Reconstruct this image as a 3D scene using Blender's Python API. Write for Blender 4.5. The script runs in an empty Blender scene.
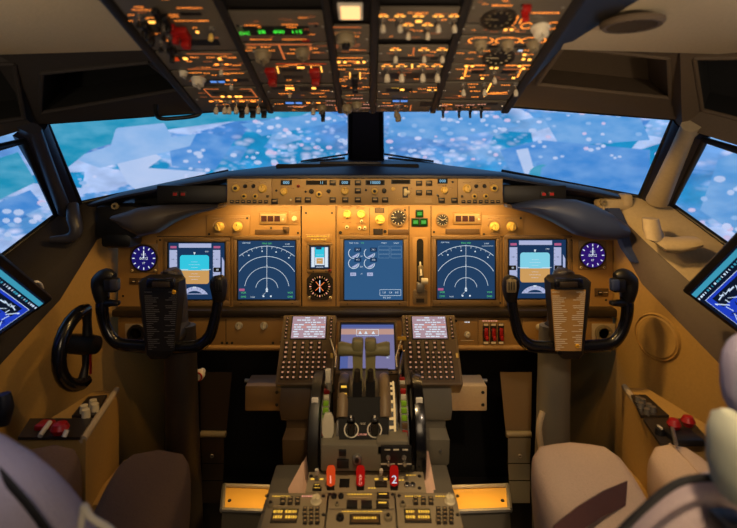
import bpy, bmesh, math, random
from mathutils import Matrix, Vector
random.seed(7)
F, CX, CY = 491.0, 368.5, 170.0          # focal length in pixels, principal column, horizon row
CAM = Vector((0, 0, 1.15))
COL = bpy.context.scene.collection
PI = math.pi

def W(px, py, Y):
    return Vector(((px-CX)*Y/F, Y, CAM.z-(py-CY)*Y/F))

# ---------------------------------------------------------------- materials
def lin(c):
    c = c/255.0
    return c/12.92 if c <= .04045 else ((c+.055)/1.055)**2.4
def rgb(r, g, b): return (lin(r), lin(g), lin(b), 1)
MATS = {}
def mat(name, col, rough=.55, metal=0, bump=0, scale=60, var=.12, spec=.5, coat=0):
    m = bpy.data.materials.new(name); m.use_nodes = True
    nt = m.node_tree; b = nt.nodes['Principled BSDF']
    tc = nt.nodes.new('ShaderNodeTexCoord'); nz = nt.nodes.new('ShaderNodeTexNoise')
    nz.inputs['Scale'].default_value = scale; nz.inputs['Detail'].default_value = 4
    nt.links.new(tc.outputs['Object'], nz.inputs['Vector'])
    mx = nt.nodes.new('ShaderNodeMix'); mx.data_type = 'RGBA'
    c = rgb(*col)
    mx.inputs[6].default_value = tuple(max(0, v*(1-var)) for v in c[:3])+(1,)
    mx.inputs[7].default_value = tuple(min(1, v*(1+var)) for v in c[:3])+(1,)
    nt.links.new(nz.outputs['Fac'], mx.inputs[0]); nt.links.new(mx.outputs[2], b.inputs['Base Color'])
    b.inputs['Roughness'].default_value = rough; b.inputs['Metallic'].default_value = metal
    b.inputs['Specular IOR Level'].default_value = spec
    b.inputs['Coat Weight'].default_value = coat
    if bump:
        bp = nt.nodes.new('ShaderNodeBump'); bp.inputs['Strength'].default_value = bump
        bp.inputs['Distance'].default_value = .002
        nt.links.new(nz.outputs['Fac'], bp.inputs['Height']); nt.links.new(bp.outputs['Normal'], b.inputs['Normal'])
    MATS[name] = m; return m
def emi(name, col, st=1.0):
    m = bpy.data.materials.new(name); m.use_nodes = True
    nt = m.node_tree; nt.nodes.remove(nt.nodes['Principled BSDF'])
    e = nt.nodes.new('ShaderNodeEmission'); e.inputs[0].default_value = rgb(*col); e.inputs[1].default_value = st
    nt.links.new(e.outputs[0], nt.nodes['Material Output'].inputs[0])
    MATS[name] = m; return m

mat('panel_tan', (154, 118, 66), .5, bump=.15, scale=300, var=.06)
mat('panel_tan_dark', (112, 92, 64), .5, bump=.15, scale=300, var=.06)
mat('glare_panel', (168, 140, 96), .5, bump=.1, scale=300, var=.06)
mat('overhead_grey', (84, 77, 68), .5, bump=.1, scale=300, var=.08)
mat('overhead_rail', (24, 22, 22), .5)
mat('pedestal_grey', (104, 98, 84), .5, bump=.1, scale=300, var=.06)
mat('radio_grey', (142, 128, 100), .5, bump=.1, scale=300, var=.06)
mat('seam', (26, 20, 14), .7)
mat('black', (16, 15, 16), .45)
mat('black_gloss', (12, 12, 16), .22, coat=.3)
mat('black_matte', (10, 9, 9), .85)
mat('bezel', (118, 94, 62), .45, var=.05)
mat('bezel_dark', (40, 33, 26), .4)
mat('glass_black', (5, 6, 9), .08)
mat('knob_cream', (214, 200, 160), .35, var=.04)
mat('knob_yellow', (226, 190, 96), .35, var=.04)
mat('knob_white', (196, 188, 168), .35, var=.04)
mat('silver', (190, 186, 178), .25, metal=.9)
mat('steel', (150, 146, 138), .4, metal=.8)
mat('red_guard', (150, 18, 12), .4)
mat('white_paint', (215, 210, 198), .5)
mat('lining_beige', (196, 176, 142), .9, bump=.3, scale=220)
mat('lining_dark', (44, 38, 36), .8, bump=.2, scale=160)
mat('lining_brown', (92, 76, 58), .75, bump=.2, scale=160)
mat('trim_navy', (28, 30, 48), .45, scale=20)
mat('trim_grey', (50, 50, 62), .4, scale=20)
mat('pad_grey', (58, 56, 62), .5, scale=30)
mat('pad_blue', (46, 58, 98), .42, scale=30)  # blue light of the screen mixed into the pad colour
mat('sill_beige', (176, 158, 128), .6, bump=.1, scale=120)
mat('wall_gold', (172, 136, 72), .6, bump=.15, scale=140)
mat('wall_gold_dark', (140, 108, 56), .6, bump=.15, scale=140)
mat('sill_shade', (84, 70, 62), .6, bump=.1, scale=120)  # shadow on the lower right sill put into the colour
mat('lamp_maroon', (58, 16, 12), .4)
mat('column_dark', (38, 32, 28), .5)
mat('fabric_mauve', (186, 166, 160), .95, bump=1, scale=420, var=.16)
mat('floor_dark', (30, 26, 22), .95, bump=.4, scale=200)
mat('fabric_brown', (112, 88, 70), .95, bump=1, scale=420, var=.22)
mat('fabric_cream', (208, 180, 150), .95, bump=1, scale=420, var=.16)
mat('fabric_lavender', (168, 160, 176), .95, bump=1, scale=420, var=.14)
mat('leather_brown', (84, 52, 38), .5)
mat('strap_black', (18, 17, 20), .7)
mat('throttle_green', (128, 122, 82), .45, var=.05)
mat('paper_pink', (206, 168, 142), .8, bump=.3, scale=60)
mat('armrest_cream', (186, 188, 160), .5)
mat('gold_metal', (200, 156, 70), .4, metal=.2, scale=8)
mat('gear_grey', (128, 116, 90), .4)
emi('blue_dial', (28, 22, 96), 1.0)
emi('purple_dial', (44, 20, 104), 1.0)
mat('placard_face', (88, 66, 40), .4)
mat('green_scale', (120, 170, 30), .4)
mat('yellow_label', (210, 160, 40), .45)
emi('e_orange', (255, 140, 50), 2.6); emi('e_amber', (255, 176, 74), 2.6)
emi('e_line', (230, 120, 60), 1.0); emi('e_warm_dim', (255, 190, 110), .30)
emi('e_green', (80, 255, 70), 1.5); emi('e_green_lit', (84, 160, 50), 1.0); emi('e_green_bg', (40, 84, 22), .8)
emi('e_lcd', (150, 205, 235), 1.1); emi('e_lcd_bg', (30, 34, 34), .6)
emi('e_red', (200, 26, 18), .5); emi('e_red_orange', (236, 78, 30), .62); emi('e_key', (226, 160, 120), .55); emi('e_red_text', (255, 170, 140), 1.0)
emi('e_white', (225, 235, 245), 1.0); emi('e_dome', (255, 196, 128), 1.6)
emi('e_blue_lamp', (100, 150, 235), 1.0)
emi('s_navy', (26, 52, 88), 1.0); emi('s_nd', (34, 62, 96), 1.0); emi('s_eng', (48, 88, 130), 1.0)
emi('s_cyan', (52, 196, 222), 1.0); emi('s_skyblue', (128, 206, 228), 1.0); emi('s_brown', (202, 154, 92), 1.0); emi('s_lav', (170, 178, 214), 1.0)
emi('s_white', (215, 228, 240), 1.0); emi('s_green', (90, 200, 120), 1.0); emi('s_dim', (110, 140, 170), 1.0)
emi('s_magenta', (176, 90, 130), 1.0)
emi('s_cdu', (172, 142, 152), 1.0); emi('s_cdu_pink', (208, 140, 128), 1.0); emi('s_low', (116, 112, 152), 1.0); emi('s_low_glare', (186, 146, 134), 1.0)
emi('s_lowblue', (82, 96, 156), 1.0)
emi('t_bg', (14, 22, 40), 1.0); emi('t_blue', (30, 60, 190), 1.0); emi('t_teal', (60, 150, 180), 1.0); emi('t_white', (200, 220, 245), 1.0)
emi('e_cream', (236, 190, 120), .8); emi('d_gold', (255, 196, 70), 1.0)

def glass():
    m = bpy.data.materials.new('window_glass'); m.use_nodes = True
    nt = m.node_tree; nt.nodes.remove(nt.nodes['Principled BSDF'])
    t = nt.nodes.new('ShaderNodeBsdfTransparent'); g = nt.nodes.new('ShaderNodeBsdfGlossy')
    g.inputs['Roughness'].default_value = .02
    lw = nt.nodes.new('ShaderNodeLayerWeight'); lw.inputs[0].default_value = .25
    f = nt.nodes.new('ShaderNodeMath'); f.operation = 'MULTIPLY'; f.inputs[1].default_value = .12; nt.links.new(lw.outputs['Facing'], f.inputs[0])
    t.inputs[0].default_value = (.96, .98, 1, 1)
    mx = nt.nodes.new('ShaderNodeMixShader')
    nt.links.new(f.outputs[0], mx.inputs[0]); nt.links.new(t.outputs[0], mx.inputs[1]); nt.links.new(g.outputs[0], mx.inputs[2])
    nt.links.new(mx.outputs[0], nt.nodes['Material Output'].inputs[0]); MATS['glass'] = m
glass()

def scenery():
    """aerial landscape shown on the simulator's screen: sea, fields, woods and clusters of houses"""
    m = bpy.data.materials.new('screen_landscape'); m.use_nodes = True
    nt = m.node_tree; nt.nodes.remove(nt.nodes['Principled BSDF']); N = nt.nodes.new; L = nt.links.new
    tc = N('ShaderNodeTexCoord'); mp = N('ShaderNodeMapping'); mp.inputs['Scale'].default_value = (1, 1, 2.1)
    L(tc.outputs['Object'], mp.inputs[0])
    def noise(sc, det=3, src=None):
        n = N('ShaderNodeTexNoise'); n.inputs['Scale'].default_value = sc; n.inputs['Detail'].default_value = det
        L(src or mp.outputs[0], n.inputs['Vector']); return n
    def ramp(src, stops, interp='LINEAR'):
        r = N('ShaderNodeValToRGB'); cr = r.color_ramp; cr.interpolation = interp
        while len(cr.elements) < len(stops): cr.elements.new(.5)
        for e, (p, c) in zip(cr.elements, stops): e.position = p; e.color = c
        L(src, r.inputs[0]); return r
    def mix(f, a, b):
        x = N('ShaderNodeMix'); x.data_type = 'RGBA'
        if isinstance(f, float): x.inputs[0].default_value = f
        else: L(f, x.inputs[0])
        for i, v in ((6, a), (7, b)):
            if isinstance(v, tuple): x.inputs[i].default_value = v
            else: L(v, x.inputs[i])
        return x.outputs[2]
    base = ramp(noise(1.1, 4).outputs['Fac'], [(0, rgb(20, 120, 176)), (.42, rgb(48, 146, 204)), (.55, rgb(88, 140, 204)), (.75, rgb(104, 146, 200))])
    # patchwork of fields
    vo = N('ShaderNodeTexVoronoi'); vo.inputs['Scale'].default_value = 3.4; vo.feature = 'F1'
    w = noise(1.7, 2); ad = N('ShaderNodeMixRGB'); ad.inputs[0].default_value = .1
    L(mp.outputs[0], ad.inputs[1]); L(w.outputs['Color'], ad.inputs[2]); L(ad.outputs[0], vo.inputs['Vector'])
    sp = N('ShaderNodeSeparateColor'); L(vo.outputs['Color'], sp.inputs[0])
    fields = ramp(sp.outputs[0], [(0, rgb(30, 138, 190)), (.22, rgb(70, 128, 196)), (.4, rgb(120, 166, 216)), (.58, rgb(86, 148, 208)), (.78, rgb(110, 160, 220)), (.9, rgb(168, 190, 230))], 'CONSTANT')
    fm = ramp(noise(.8, 2).outputs['Fac'], [(.44, (0, 0, 0, 1)), (.52, (1, 1, 1, 1))])
    c = mix(fm.outputs[0], base.outputs[0], fields.outputs[0])
    # houses and small clouds as soft bright spots
    for sc, lo, hi, col, nsc, t0 in ((8, .1, .5, rgb(196, 204, 238), 1.6, .5), (14, .1, .5, rgb(170, 190, 234), 2.3, .5)):
        v = N('ShaderNodeTexVoronoi'); v.inputs['Scale'].default_value = sc; L(mp.outputs[0], v.inputs['Vector'])
        d = ramp(v.outputs['Distance'], [(lo, (1, 1, 1, 1)), (hi, (0, 0, 0, 1))])
        k = ramp(noise(nsc, 2).outputs['Fac'], [(t0, (0, 0, 0, 1)), (t0+.06, (1, 1, 1, 1))])
        mu = N('ShaderNodeMath'); mu.operation = 'MULTIPLY'; L(d.outputs[0], mu.inputs[0]); L(k.outputs[0], mu.inputs[1])
        c = mix(mu.outputs[0], c, col)
    wn = ramp(noise(6, 5).outputs['Fac'], [(.35, (.78, .78, .8, 1)), (.65, (1.12, 1.1, 1.08, 1))])
    mm = N('ShaderNodeMixRGB'); mm.blend_type = 'MULTIPLY'; mm.inputs[0].default_value = 1
    L(c, mm.inputs[1]); L(wn.outputs[0], mm.inputs[2])
    e = N('ShaderNodeEmission'); e.inputs[1].default_value = 1.2
    L(mm.outputs[0], e.inputs[0]); L(e.outputs[0], nt.nodes['Material Output'].inputs[0]); MATS['scenery'] = m
scenery()

# ---------------------------------------------------------------- mesh builder
_TXT = {}
def text_geo(s):
    if s not in _TXT:
        cu = bpy.data.curves.new('t', 'FONT'); cu.body = s; cu.size = 1; cu.resolution_u = 2
        cu.align_x = 'CENTER'; cu.align_y = 'CENTER'
        o = bpy.data.objects.new('t', cu); COL.objects.link(o)
        bpy.context.view_layer.update()
        me = bpy.data.meshes.new_from_object(o)
        _TXT[s] = ([tuple(v.co) for v in me.vertices], [tuple(p.vertices) for p in me.polygons])
        bpy.data.objects.remove(o); bpy.data.curves.remove(cu); bpy.data.meshes.remove(me)
    return _TXT[s]

class MB:
    def __init__(s): s.v = []; s.f = []; s.m = []; s.mats = []
    def mi(s, m):
        if m not in s.mats: s.mats.append(m)
        return s.mats.index(m)
    def add(s, vs, fs, m, M=None):
        n = len(s.v); i = s.mi(m)
        s.v += [tuple(M @ Vector(p)) for p in vs] if M is not None else [tuple(p) for p in vs]
        s.f += [tuple(n+k for k in f) for f in fs]; s.m += [i]*len(fs); return s
    def box(s, c, d, m, bev=0, M=None, seg=2):
        bm = bmesh.new(); bmesh.ops.create_cube(bm, size=1)
        for v in bm.verts: v.co = Vector((v.co.x*d[0], v.co.y*d[1], v.co.z*d[2]))
        if bev: bmesh.ops.bevel(bm, geom=bm.edges[:], offset=min(bev, min(d)*.45), segments=seg, profile=.5, affect='EDGES')
        bm.verts.index_update()
        vs = [Vector(c)+v.co for v in bm.verts]; fs = [[v.index for v in f.verts] for f in bm.faces]; bm.free()
        return s.add(vs, fs, m, M)
    def cyl(s, c, r0, r1, h, m, n=16, M=None, z0=0):
        """axis +z from c upwards"""
        vs = []; fs = []
        for k in range(n):
            a = 2*PI*k/n; vs.append((c[0]+r0*math.cos(a), c[1]+r0*math.sin(a), c[2]))
        for k in range(n):
            a = 2*PI*k/n; vs.append((c[0]+r1*math.cos(a), c[1]+r1*math.sin(a), c[2]+h))
        for k in range(n): fs.append((k, (k+1) % n, n+(k+1) % n, n+k))
        fs.append(tuple(range(n))[::-1]); fs.append(tuple(range(n, 2*n)))
        return s.add(vs, fs, m, M)
    def lathe(s, prof, m, n=24, c=(0, 0, 0), M=None):
        vs = []; fs = []; k = len(prof)
        for j in range(n):
            a = 2*PI*j/n
            for r, z in prof: vs.append((c[0]+r*math.cos(a), c[1]+r*math.sin(a), c[2]+z))
        for j in range(n):
            for i in range(k-1):
                a, b = j*k+i, ((j+1) % n)*k+i
                fs.append((a, b, b+1, a+1))
        return s.add(vs, fs, m, M)
    def rings(s, rs, m, caps=True, closed=True, M=None):
        n = len(rs[0]); vs = [p for r in rs for p in r]; fs = []
        for i in range(len(rs)-1):
            for j in range(n if closed else n-1):
                a = i*n+j; b = i*n+(j+1) % n; fs.append((a, b, b+n, a+n))
        if caps and closed: fs.append(tuple(range(n))[::-1]); fs.append(tuple(range((len(rs)-1)*n, len(rs)*n)))
        return s.add(vs, fs, m, M)
    def tube(s, pts, r, m, n=12, sq=1.0, M=None, smooth=0):
        pts = [Vector(p) for p in pts]; r = r if isinstance(r, (list, tuple)) else [r]*len(pts)
        if smooth:
            P, R = [], []
            for i in range(len(pts)-1):
                p0, p1, p2, p3 = pts[max(i-1, 0)], pts[i], pts[i+1], pts[min(i+2, len(pts)-1)]
                for k in range(smooth):
                    t = k/smooth
                    P.append(.5*((2*p1)+(p2-p0)*t+(2*p0-5*p1+4*p2-p3)*t*t+(3*p1-p0-3*p2+p3)*t**3)); R.append(r[i]*(1-t)+r[i+1]*t)
            P.append(pts[-1]); R.append(r[-1]); pts, r = P, R
        rs = []; up = None
        for i, p in enumerate(pts):
            d = (pts[min(i+1, len(pts)-1)]-pts[max(i-1, 0)]).normalized()
            if up is None: up = Vector((0, 1, 0)) if abs(d.y) < .8 else Vector((0, 0, 1))
            x = d.cross(up).normalized(); y = x.cross(d).normalized(); up = y
            rs.append([p+x*math.cos(2*PI*k/n)*r[i]+y*math.sin(2*PI*k/n)*r[i]*sq for k in range(n)])
        return s.rings(rs, m, M=M)
    def rect(s, x0, y0, x1, y1, z, m, M=None):
        return s.add([(x0, y0, z), (x1, y0, z), (x1, y1, z), (x0, y1, z)], [(0, 1, 2, 3)], m, M)
    def stroke(s, pts, w, z, m):
        for (x0, y0), (x1, y1) in zip(pts, pts[1:]):
            l = math.hypot(x1-x0, y1-y0) or 1e-9; nx, ny = -(y1-y0)/l*w/2, (x1-x0)/l*w/2
            s.add([(x0-nx, y0-ny, z), (x1-nx, y1-ny, z), (x1+nx, y1+ny, z), (x0+nx, y0+ny, z)], [(0, 1, 2, 3)], m)
        return s
    def arc(s, c, r, a0, a1, w, z, m, n=28):
        return s.stroke([(c[0]+r*math.cos(math.radians(a0+(a1-a0)*k/n)), c[1]+r*math.sin(math.radians(a0+(a1-a0)*k/n))) for k in range(n+1)], w, z, m)
    def disc(s, c, r, z, m, n=24, a0=0, a1=360):
        pts = [(c[0]+r*math.cos(math.radians(a0+(a1-a0)*k/n)), c[1]+r*math.sin(math.radians(a0+(a1-a0)*k/n)), z) for k in range(n if a1-a0 == 360 else n+1)]
        return s.add(pts, [tuple(range(len(pts)))], m)
    def text(s, t, x, y, h, z, m, M=None, rot=0):
        vs, fs = text_geo(t); c, q = math.cos(rot), math.sin(rot)
        return s.add([(x+(p[0]*c-p[1]*q)*h*1.3, y+(p[0]*q+p[1]*c)*h*1.3, z) for p in vs], fs, m, M)
    def mesh(s, name='m', smooth=True):
        me = bpy.data.meshes.new(name); me.from_pydata(s.v, [], s.f)
        for m in s.mats: me.materials.append(MATS[m])
        me.polygons.foreach_set('material_index', s.m)
        me.validate(); me.update()
        bm = bmesh.new(); bm.from_mesh(me)
        if not any('e_' == m[:2] or 's_' == m[:2] or 't_' == m[:2] or 'f_' == m[:2] for m in s.mats): bmesh.ops.recalc_face_normals(bm, faces=bm.faces)
        bm.to_mesh(me); bm.free()
        if smooth:
            me.polygons.foreach_set('use_smooth', [True]*len(me.polygons)); me.set_sharp_from_angle(angle=math.radians(38))
        return me

GROUPS = {'overhead_switch_panel': 'switch panels of the overhead console', 'display_unit': 'displays of the main panel', 'control_yoke': 'control yokes', 'control_column': 'control columns', 'clock': 'clocks of the main panel',
 'lighting_knob_panel': 'two-knob plates above the displays', 'warning_light_strip': 'three-lamp plates', 'map_control_panel': 'end panels of the glareshield', 'air_vent': 'air vents of the lower board', 'rudder_pedal_housing': 'rudder pedal housings',
 'foot_tray': 'foot trays', 'flight_computer_keypad': 'flight computer keypads', 'trim_wheel': 'trim wheels', 'folded_paper': 'papers beside the pedestal', 'radio_control_unit': 'radio panels on the pedestal', 'side_console': 'side consoles',
 'tablet': 'tablets', 'pilot_seat': 'pilot seats', 'windshield_wiper': 'wipers', 'footwell_bracket': 'footwell bars', 'footwell_box': 'footwell boxes', 'warning_light_box': 'warning light housings', 'console_panel': 'panels on the side consoles'}
def thing(name, label, cat, M=None, group=None):
    group = group or GROUPS.get(name)
    o = bpy.data.objects.new(name, None); COL.objects.link(o); o.empty_display_size = .02
    if M is not None: o.matrix_world = M if isinstance(M, Matrix) else Matrix.Translation(M)
    o['label'] = label; o['category'] = cat
    if group: o['group'] = group
    return o
def part(name, mb, parent=None, loc=None, label=None, rz=0, smooth=True):
    me = mb if isinstance(mb, bpy.types.Mesh) else mb.mesh(name, smooth)
    o = bpy.data.objects.new(name, me); COL.objects.link(o)
    if parent is not None: o.parent = parent
    if loc is not None: o.location = loc
    if rz: o.rotation_euler = (0, 0, rz)
    if label: o['label'] = label
    return o
def single(name, mb, label, cat, M=None, group=None):
    o = part(name, mb)
    if M is None:
        c = sum((v.co for v in o.data.vertices), Vector())/len(o.data.vertices); o.data.transform(Matrix.Translation(-c)); M = c
    if M is not None: o.matrix_world = M if isinstance(M, Matrix) else Matrix.Translation(M)
    o['label'] = label; o['category'] = cat
    if group: o['group'] = group
    return o
def struct(name, mb):
    o = part(name, mb); o['kind'] = 'structure'; return o

class Frame:
    """a plane in the cockpit; local x right, y up along it, z out of it"""
    def __init__(s, O, V, U=(1, 0, 0)):
        s.O = Vector(O); s.U = Vector(U).normalized(); v = Vector(V); v = (v-s.U*v.dot(s.U)).normalized(); s.V = v; s.N = s.U.cross(v)
    def hit(s, px, py):
        d = Vector(((px-CX)/F, 1, -(py-CY)/F)); t = (s.O-CAM).dot(s.N)/d.dot(s.N); return CAM+d*t
    def uv(s, px, py):
        p = s.hit(px, py)-s.O; return p.dot(s.U), p.dot(s.V)
    def M(s, u=0, v=0, n=0):
        m = Matrix.Identity(4)
        for i, a in enumerate((s.U, s.V, s.N)):
            for j in range(3): m[j][i] = a[j]
        p = s.O+s.U*u+s.V*v+s.N*n
        for j in range(3): m[j][3] = p[j]
        return m

# ---------------------------------------------------------------- small controls, meshes shared
_C = {}
def control(kind, *a):
    key = (kind,)+tuple(round(x, 4) if isinstance(x, float) else x for x in a)
    if key in _C: return _C[key]
    b = MB()
    if kind == 'toggle':              # L length, m colour
        L, m = a
        b.cyl((0, 0, 0), L*.22, L*.2, L*.14, 'steel', 10); b.tube([(0, 0, L*.1), (0, -L*.05, L*.6)], L*.06, 'silver', 8)
        b.tube([(0, -L*.04, L*.5), (0, -L*.07, L*.75), (0, -L*.09, L)], [L*.11, L*.19, L*.17], m, 10)
    elif kind == 'knob':              # r, m
        r, m = a
        b.lathe([(0, 0), (r*1.12, 0), (r*1.12, r*.18), (r*.95, r*.3), (r*.86, r*1.0), (r*.76, r*1.12), (0, r*1.12)], m, 20)
        b.box((0, 0, r*1.15), (r*.34, r*1.75, r*.5), m, r*.1)
        b.box((0, r*.55, r*1.42), (r*.1, r*.55, r*.04), 'black')
    elif kind == 'dial':              # round knob with dark centre
        r, m = a
        b.lathe([(0, 0), (r, 0), (r, r*.7), (r*.85, r*.9), (r*.55, r*.95), (r*.5, r*.8), (0, r*.8)], m, 20)
        b.cyl((0, 0, r*.8), r*.5, r*.42, r*.5, 'black', 14)
    elif kind == 'button':            # w h m e
        w, h, m, e = a
        b.box((0, 0, .0022), (w, h, .0044), m, .0006)
        if e: b.rect(-w*.32, -h*.02, w*.32, h*.2, .0046, e)
    elif kind == 'lamp':
        w, h, m = a
        b.box((0, 0, .001), (w*1.25, h*1.3, .002), 'black'); b.box((0, 0, .0022), (w, h, .002), m)
    elif kind == 'key':
        w, e = a
        b.box((0, 0, .0016), (w, w, .0032), 'bezel_dark', .0005)
        b.rect(-w*.26, -w*.2, w*.26, w*.22, .0034, e)
    elif kind == 'guard':
        w, h, m = a
        b.box((0, h*.1, .005), (w, h*1.2, .010), m, .002); b.box((0, -h*.45, .014), (w*.8, h*.5, .012), m, .002)
        b.cyl((-w*.6, h*.5, .004), .0015, .0015, .004, 'steel', 8)
    elif kind == 'screw':
        r = a[0]; b.cyl((0, 0, 0), r, r*.8, r*.4, 'black' if len(a) < 2 else a[1], 10); b.box((0, 0, r*.42), (r*1.2, r*.2, r*.06), 'seam')
    elif kind == 'gauge':             # r, face, needle
        r, fc, mk = a
        b.lathe([(r*.88, .0005), (r*.9, .004), (r*1.05, .004), (r*1.1, 0)], 'bezel_dark', 28); b.disc((0, 0), r*.9, .001, fc, 28)
        for k in range(12):
            t = PI/6*k; b.stroke([(r*.62*math.cos(t), r*.62*math.sin(t)), (r*.82*math.cos(t), r*.82*math.sin(t))], r*.1, .0014, mk)
        b.stroke([(0, 0), (-r*.6, r*.05)], r*.1, .0018, mk)
    _C[key] = b.mesh(kind); return _C[key]

PART = {'toggle': 'toggle_switch', 'knob': 'knob', 'dial': 'knob', 'button': 'push_button', 'lamp': 'indicator_lamp', 'key': 'key', 'guard': 'switch_guard', 'screw': 'screw', 'gauge': 'dial_gauge'}

def module(name, label, cat, fr, rect, items, pm='overhead_grey', th=.004, lift=0, us=None, bev=.0012, group=None, em='e_orange', dot=True, ltop=.0003):
    """a control panel plate at its place on the frame, with its controls as parts"""
    x0, y0, x1, y1 = rect; xm, ym = (x0+x1)/2, (y0+y1)/2
    if us: u0, u1 = us
    else: u0, u1 = fr.uv(x0, ym)[0], fr.uv(x1, ym)[0]
    v1, v0 = fr.uv(xm, y0)[1], fr.uv(xm, y1)[1]
    uc, vc = (u0+u1)/2, (v0+v1)/2; T = thing(name, label, cat, fr.M(uc, vc, lift), group)
    b = MB(); b.box((0, 0, th/2), (u1-u0-.001, v1-v0-.001, th), pm, bev)
    part('plate', b, T)
    lg = MB(); top = th+ltop
    depth = (fr.M(uc, vc).translation).y; k = depth/F
    def loc(px, py):
        u, v = fr.uv(px, py); return u-uc, v-vc
    for it in items:
        t = it[0]
        if t == 'line':
            p, q = loc(*it[1:3]), loc(*it[3:5]); lg.stroke([p, q], k*(it[6] if len(it) > 6 else 1.0), top, it[5] if len(it) > 5 else 'e_line')
        elif t == 'leg':
            p = loc(*it[1:3]); w, h = it[3]*k, it[4]*k; lg.rect(p[0]-w/2, p[1]-h/2, p[0]+w/2, p[1]+h/2, top, it[5] if len(it) > 5 else em)
        elif t == 'words':            # a short row of small unreadable legend strokes
            p = loc(*it[1:3]); w = it[3]*k; h = it[4]*k; x = p[0]-w/2
            rr = random.Random(int(it[1]*31+it[2]*7))
            while x < p[0]+w/2-k:
                ww = rr.uniform(.8, 2.6)*k; ww = min(ww, p[0]+w/2-x); lg.rect(x, p[1]-h/2, x+ww, p[1]+h/2, top, it[5] if len(it) > 5 else em); x += ww+.7*k
        elif t == 'text':
            p = loc(*it[1:3]); lg.text(it[4], p[0], p[1], it[3]*k, top, it[5] if len(it) > 5 else em)
        elif t == 'hole':
            p = loc(*it[1:3]); w, h = it[3]*k, it[4]*k; lg.box((p[0], p[1], th), (w, h, .0012), it[5] if len(it) > 5 else 'black_matte', 0)
        elif t == 'ring':
            p = loc(*it[1:3]); lg.arc(p, it[3]*k, it[6] if len(it) > 6 else 0, it[7] if len(it) > 7 else 360, k*(it[5] if len(it) > 5 else .8), top, it[4])
        elif t == 'window':
            p = loc(*it[1:3]); w, h = it[3]*k, it[4]*k; g = MB()
            g.box((0, 0, .001), (w, h, .002), 'black'); g.rect(-w*.44, -h*.38, w*.44, h*.38, .0023, it[6] if len(it) > 6 else 'black_matte')
            if it[5]: g.text(it[5], it[8]*k if len(it) > 8 else 0, 0, h*.66, .0026, it[7] if len(it) > 7 else 'e_lcd')
            part('readout', g, T, (p[0], p[1], th))
        else:
            p = loc(*it[1:3]); a = list(it[3:]); rz = 0
            if a and isinstance(a[-1], str) and a[-1].startswith('r'):
                try: rz = math.radians(float(a[-1][1:])); a = a[:-1]
                except ValueError: pass
            nn = 2 if t in ('button', 'lamp', 'guard') else 1
            a = [v*k if i < nn else v for i, v in enumerate(a)]
            part(PART[t], control(t, *a), T, (p[0], p[1], th), rz=rz)
            if t == 'toggle' and dot:
                L = a[0]
                for sx in (-1, 1): lg.rect(p[0]+sx*L*.42-L*.16, p[1]-L*.1, p[0]+sx*L*.42+L*.16, p[1]+L*.12, top, em)
    if lg.f: part('legend', lg, T, smooth=False)
    return T
#=====================================================================
# ================================================================ THE SETTING
def lerp(a, b, t): return a+(b-a)*t
# curved projection screen of the simulator, with the landscape on it
b = MB(); vs = []; nu, nv = 48, 16; R = 4.2
for j in range(nv+1):
    e = math.radians(-32+64*j/nv)
    for i in range(nu+1):
        a = math.radians(-88+176*i/nu); vs.append((R*math.cos(e)*math.sin(a), .3+R*math.cos(e)*math.cos(a), R*math.sin(e)))
b.add(vs, [(j*(nu+1)+i, j*(nu+1)+i+1, (j+1)*(nu+1)+i+1, (j+1)*(nu+1)+i) for j in range(nv) for i in range(nu)], 'scenery')
rs_ = random.Random(21)
def onscr(px, py, dr=0):
    d = Vector(((px-CX)/F, 1, -(py-CY)/F)); c = Vector((0, -.3, 0)); A_, B_, C_ = d.dot(d), 2*d.dot(c), c.dot(c)-(R-dr)**2
    t = (-B_+math.sqrt(B_*B_-4*A_*C_))/(2*A_); return d*t
def patch(pts, m, dr): b.add([onscr(x, y, dr) for x, y in pts], [tuple(range(len(pts)))], m)
def oval(cx, cy, rx, ry, m, dr, n=14): patch([(cx+rx*math.cos(2*PI*k/n), cy+ry*math.sin(2*PI*k/n)) for k in range(n)], m, dr)
for nme, c in (('f_teal', (30, 142, 178)), ('f_pale', (134, 176, 224)), ('f_white', (176, 196, 232)), ('f_mid', (84, 150, 212)), ('f_deep', (66, 134, 206)), ('f_spot', (196, 206, 240)), ('f_pink', (204, 186, 222)), ('f_roof', (190, 140, 160))): 
    m = emi(nme, c, 1.1); nt = m.node_tree; e = nt.nodes['Emission']; tc = nt.nodes.new('ShaderNodeTexCoord'); nz = nt.nodes.new('ShaderNodeTexNoise'); nz.inputs['Scale'].default_value = 5; nz.inputs['Detail'].default_value = 5
    mp = nt.nodes.new('ShaderNodeMapping'); mp.inputs['Scale'].default_value = (1, 1, 2.4); nt.links.new(tc.outputs['Object'], mp.inputs[0]); nt.links.new(mp.outputs[0], nz.inputs['Vector'])
    rp = nt.nodes.new('ShaderNodeValToRGB'); rp.color_ramp.elements[0].position = .36; rp.color_ramp.elements[1].position = .66
    rp.color_ramp.elements[0].color = rgb(*c); rp.color_ramp.elements[1].color = rgb(*[min(255, v*.72+q*.28) for v, q in zip(c, (214, 216, 240))]); nt.links.new(nz.outputs['Fac'], rp.inputs[0]); nt.links.new(rp.outputs[0], e.inputs[0])
patch([(40, 116), (150, 100), (345, 100), (300, 116), (225, 122), (150, 132), (90, 150), (62, 172)], 'f_teal', .02)
patch([(116, 128), (164, 123), (174, 141), (110, 148)], 'f_pale', .03); patch([(72, 158), (110, 146), (196, 134), (190, 146), (100, 168)], 'f_pale', .025)
patch([(113, 157), (150, 150), (162, 158), (148, 168), (206, 172), (204, 186), (150, 200), (128, 184)], 'f_white', .03)
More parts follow.
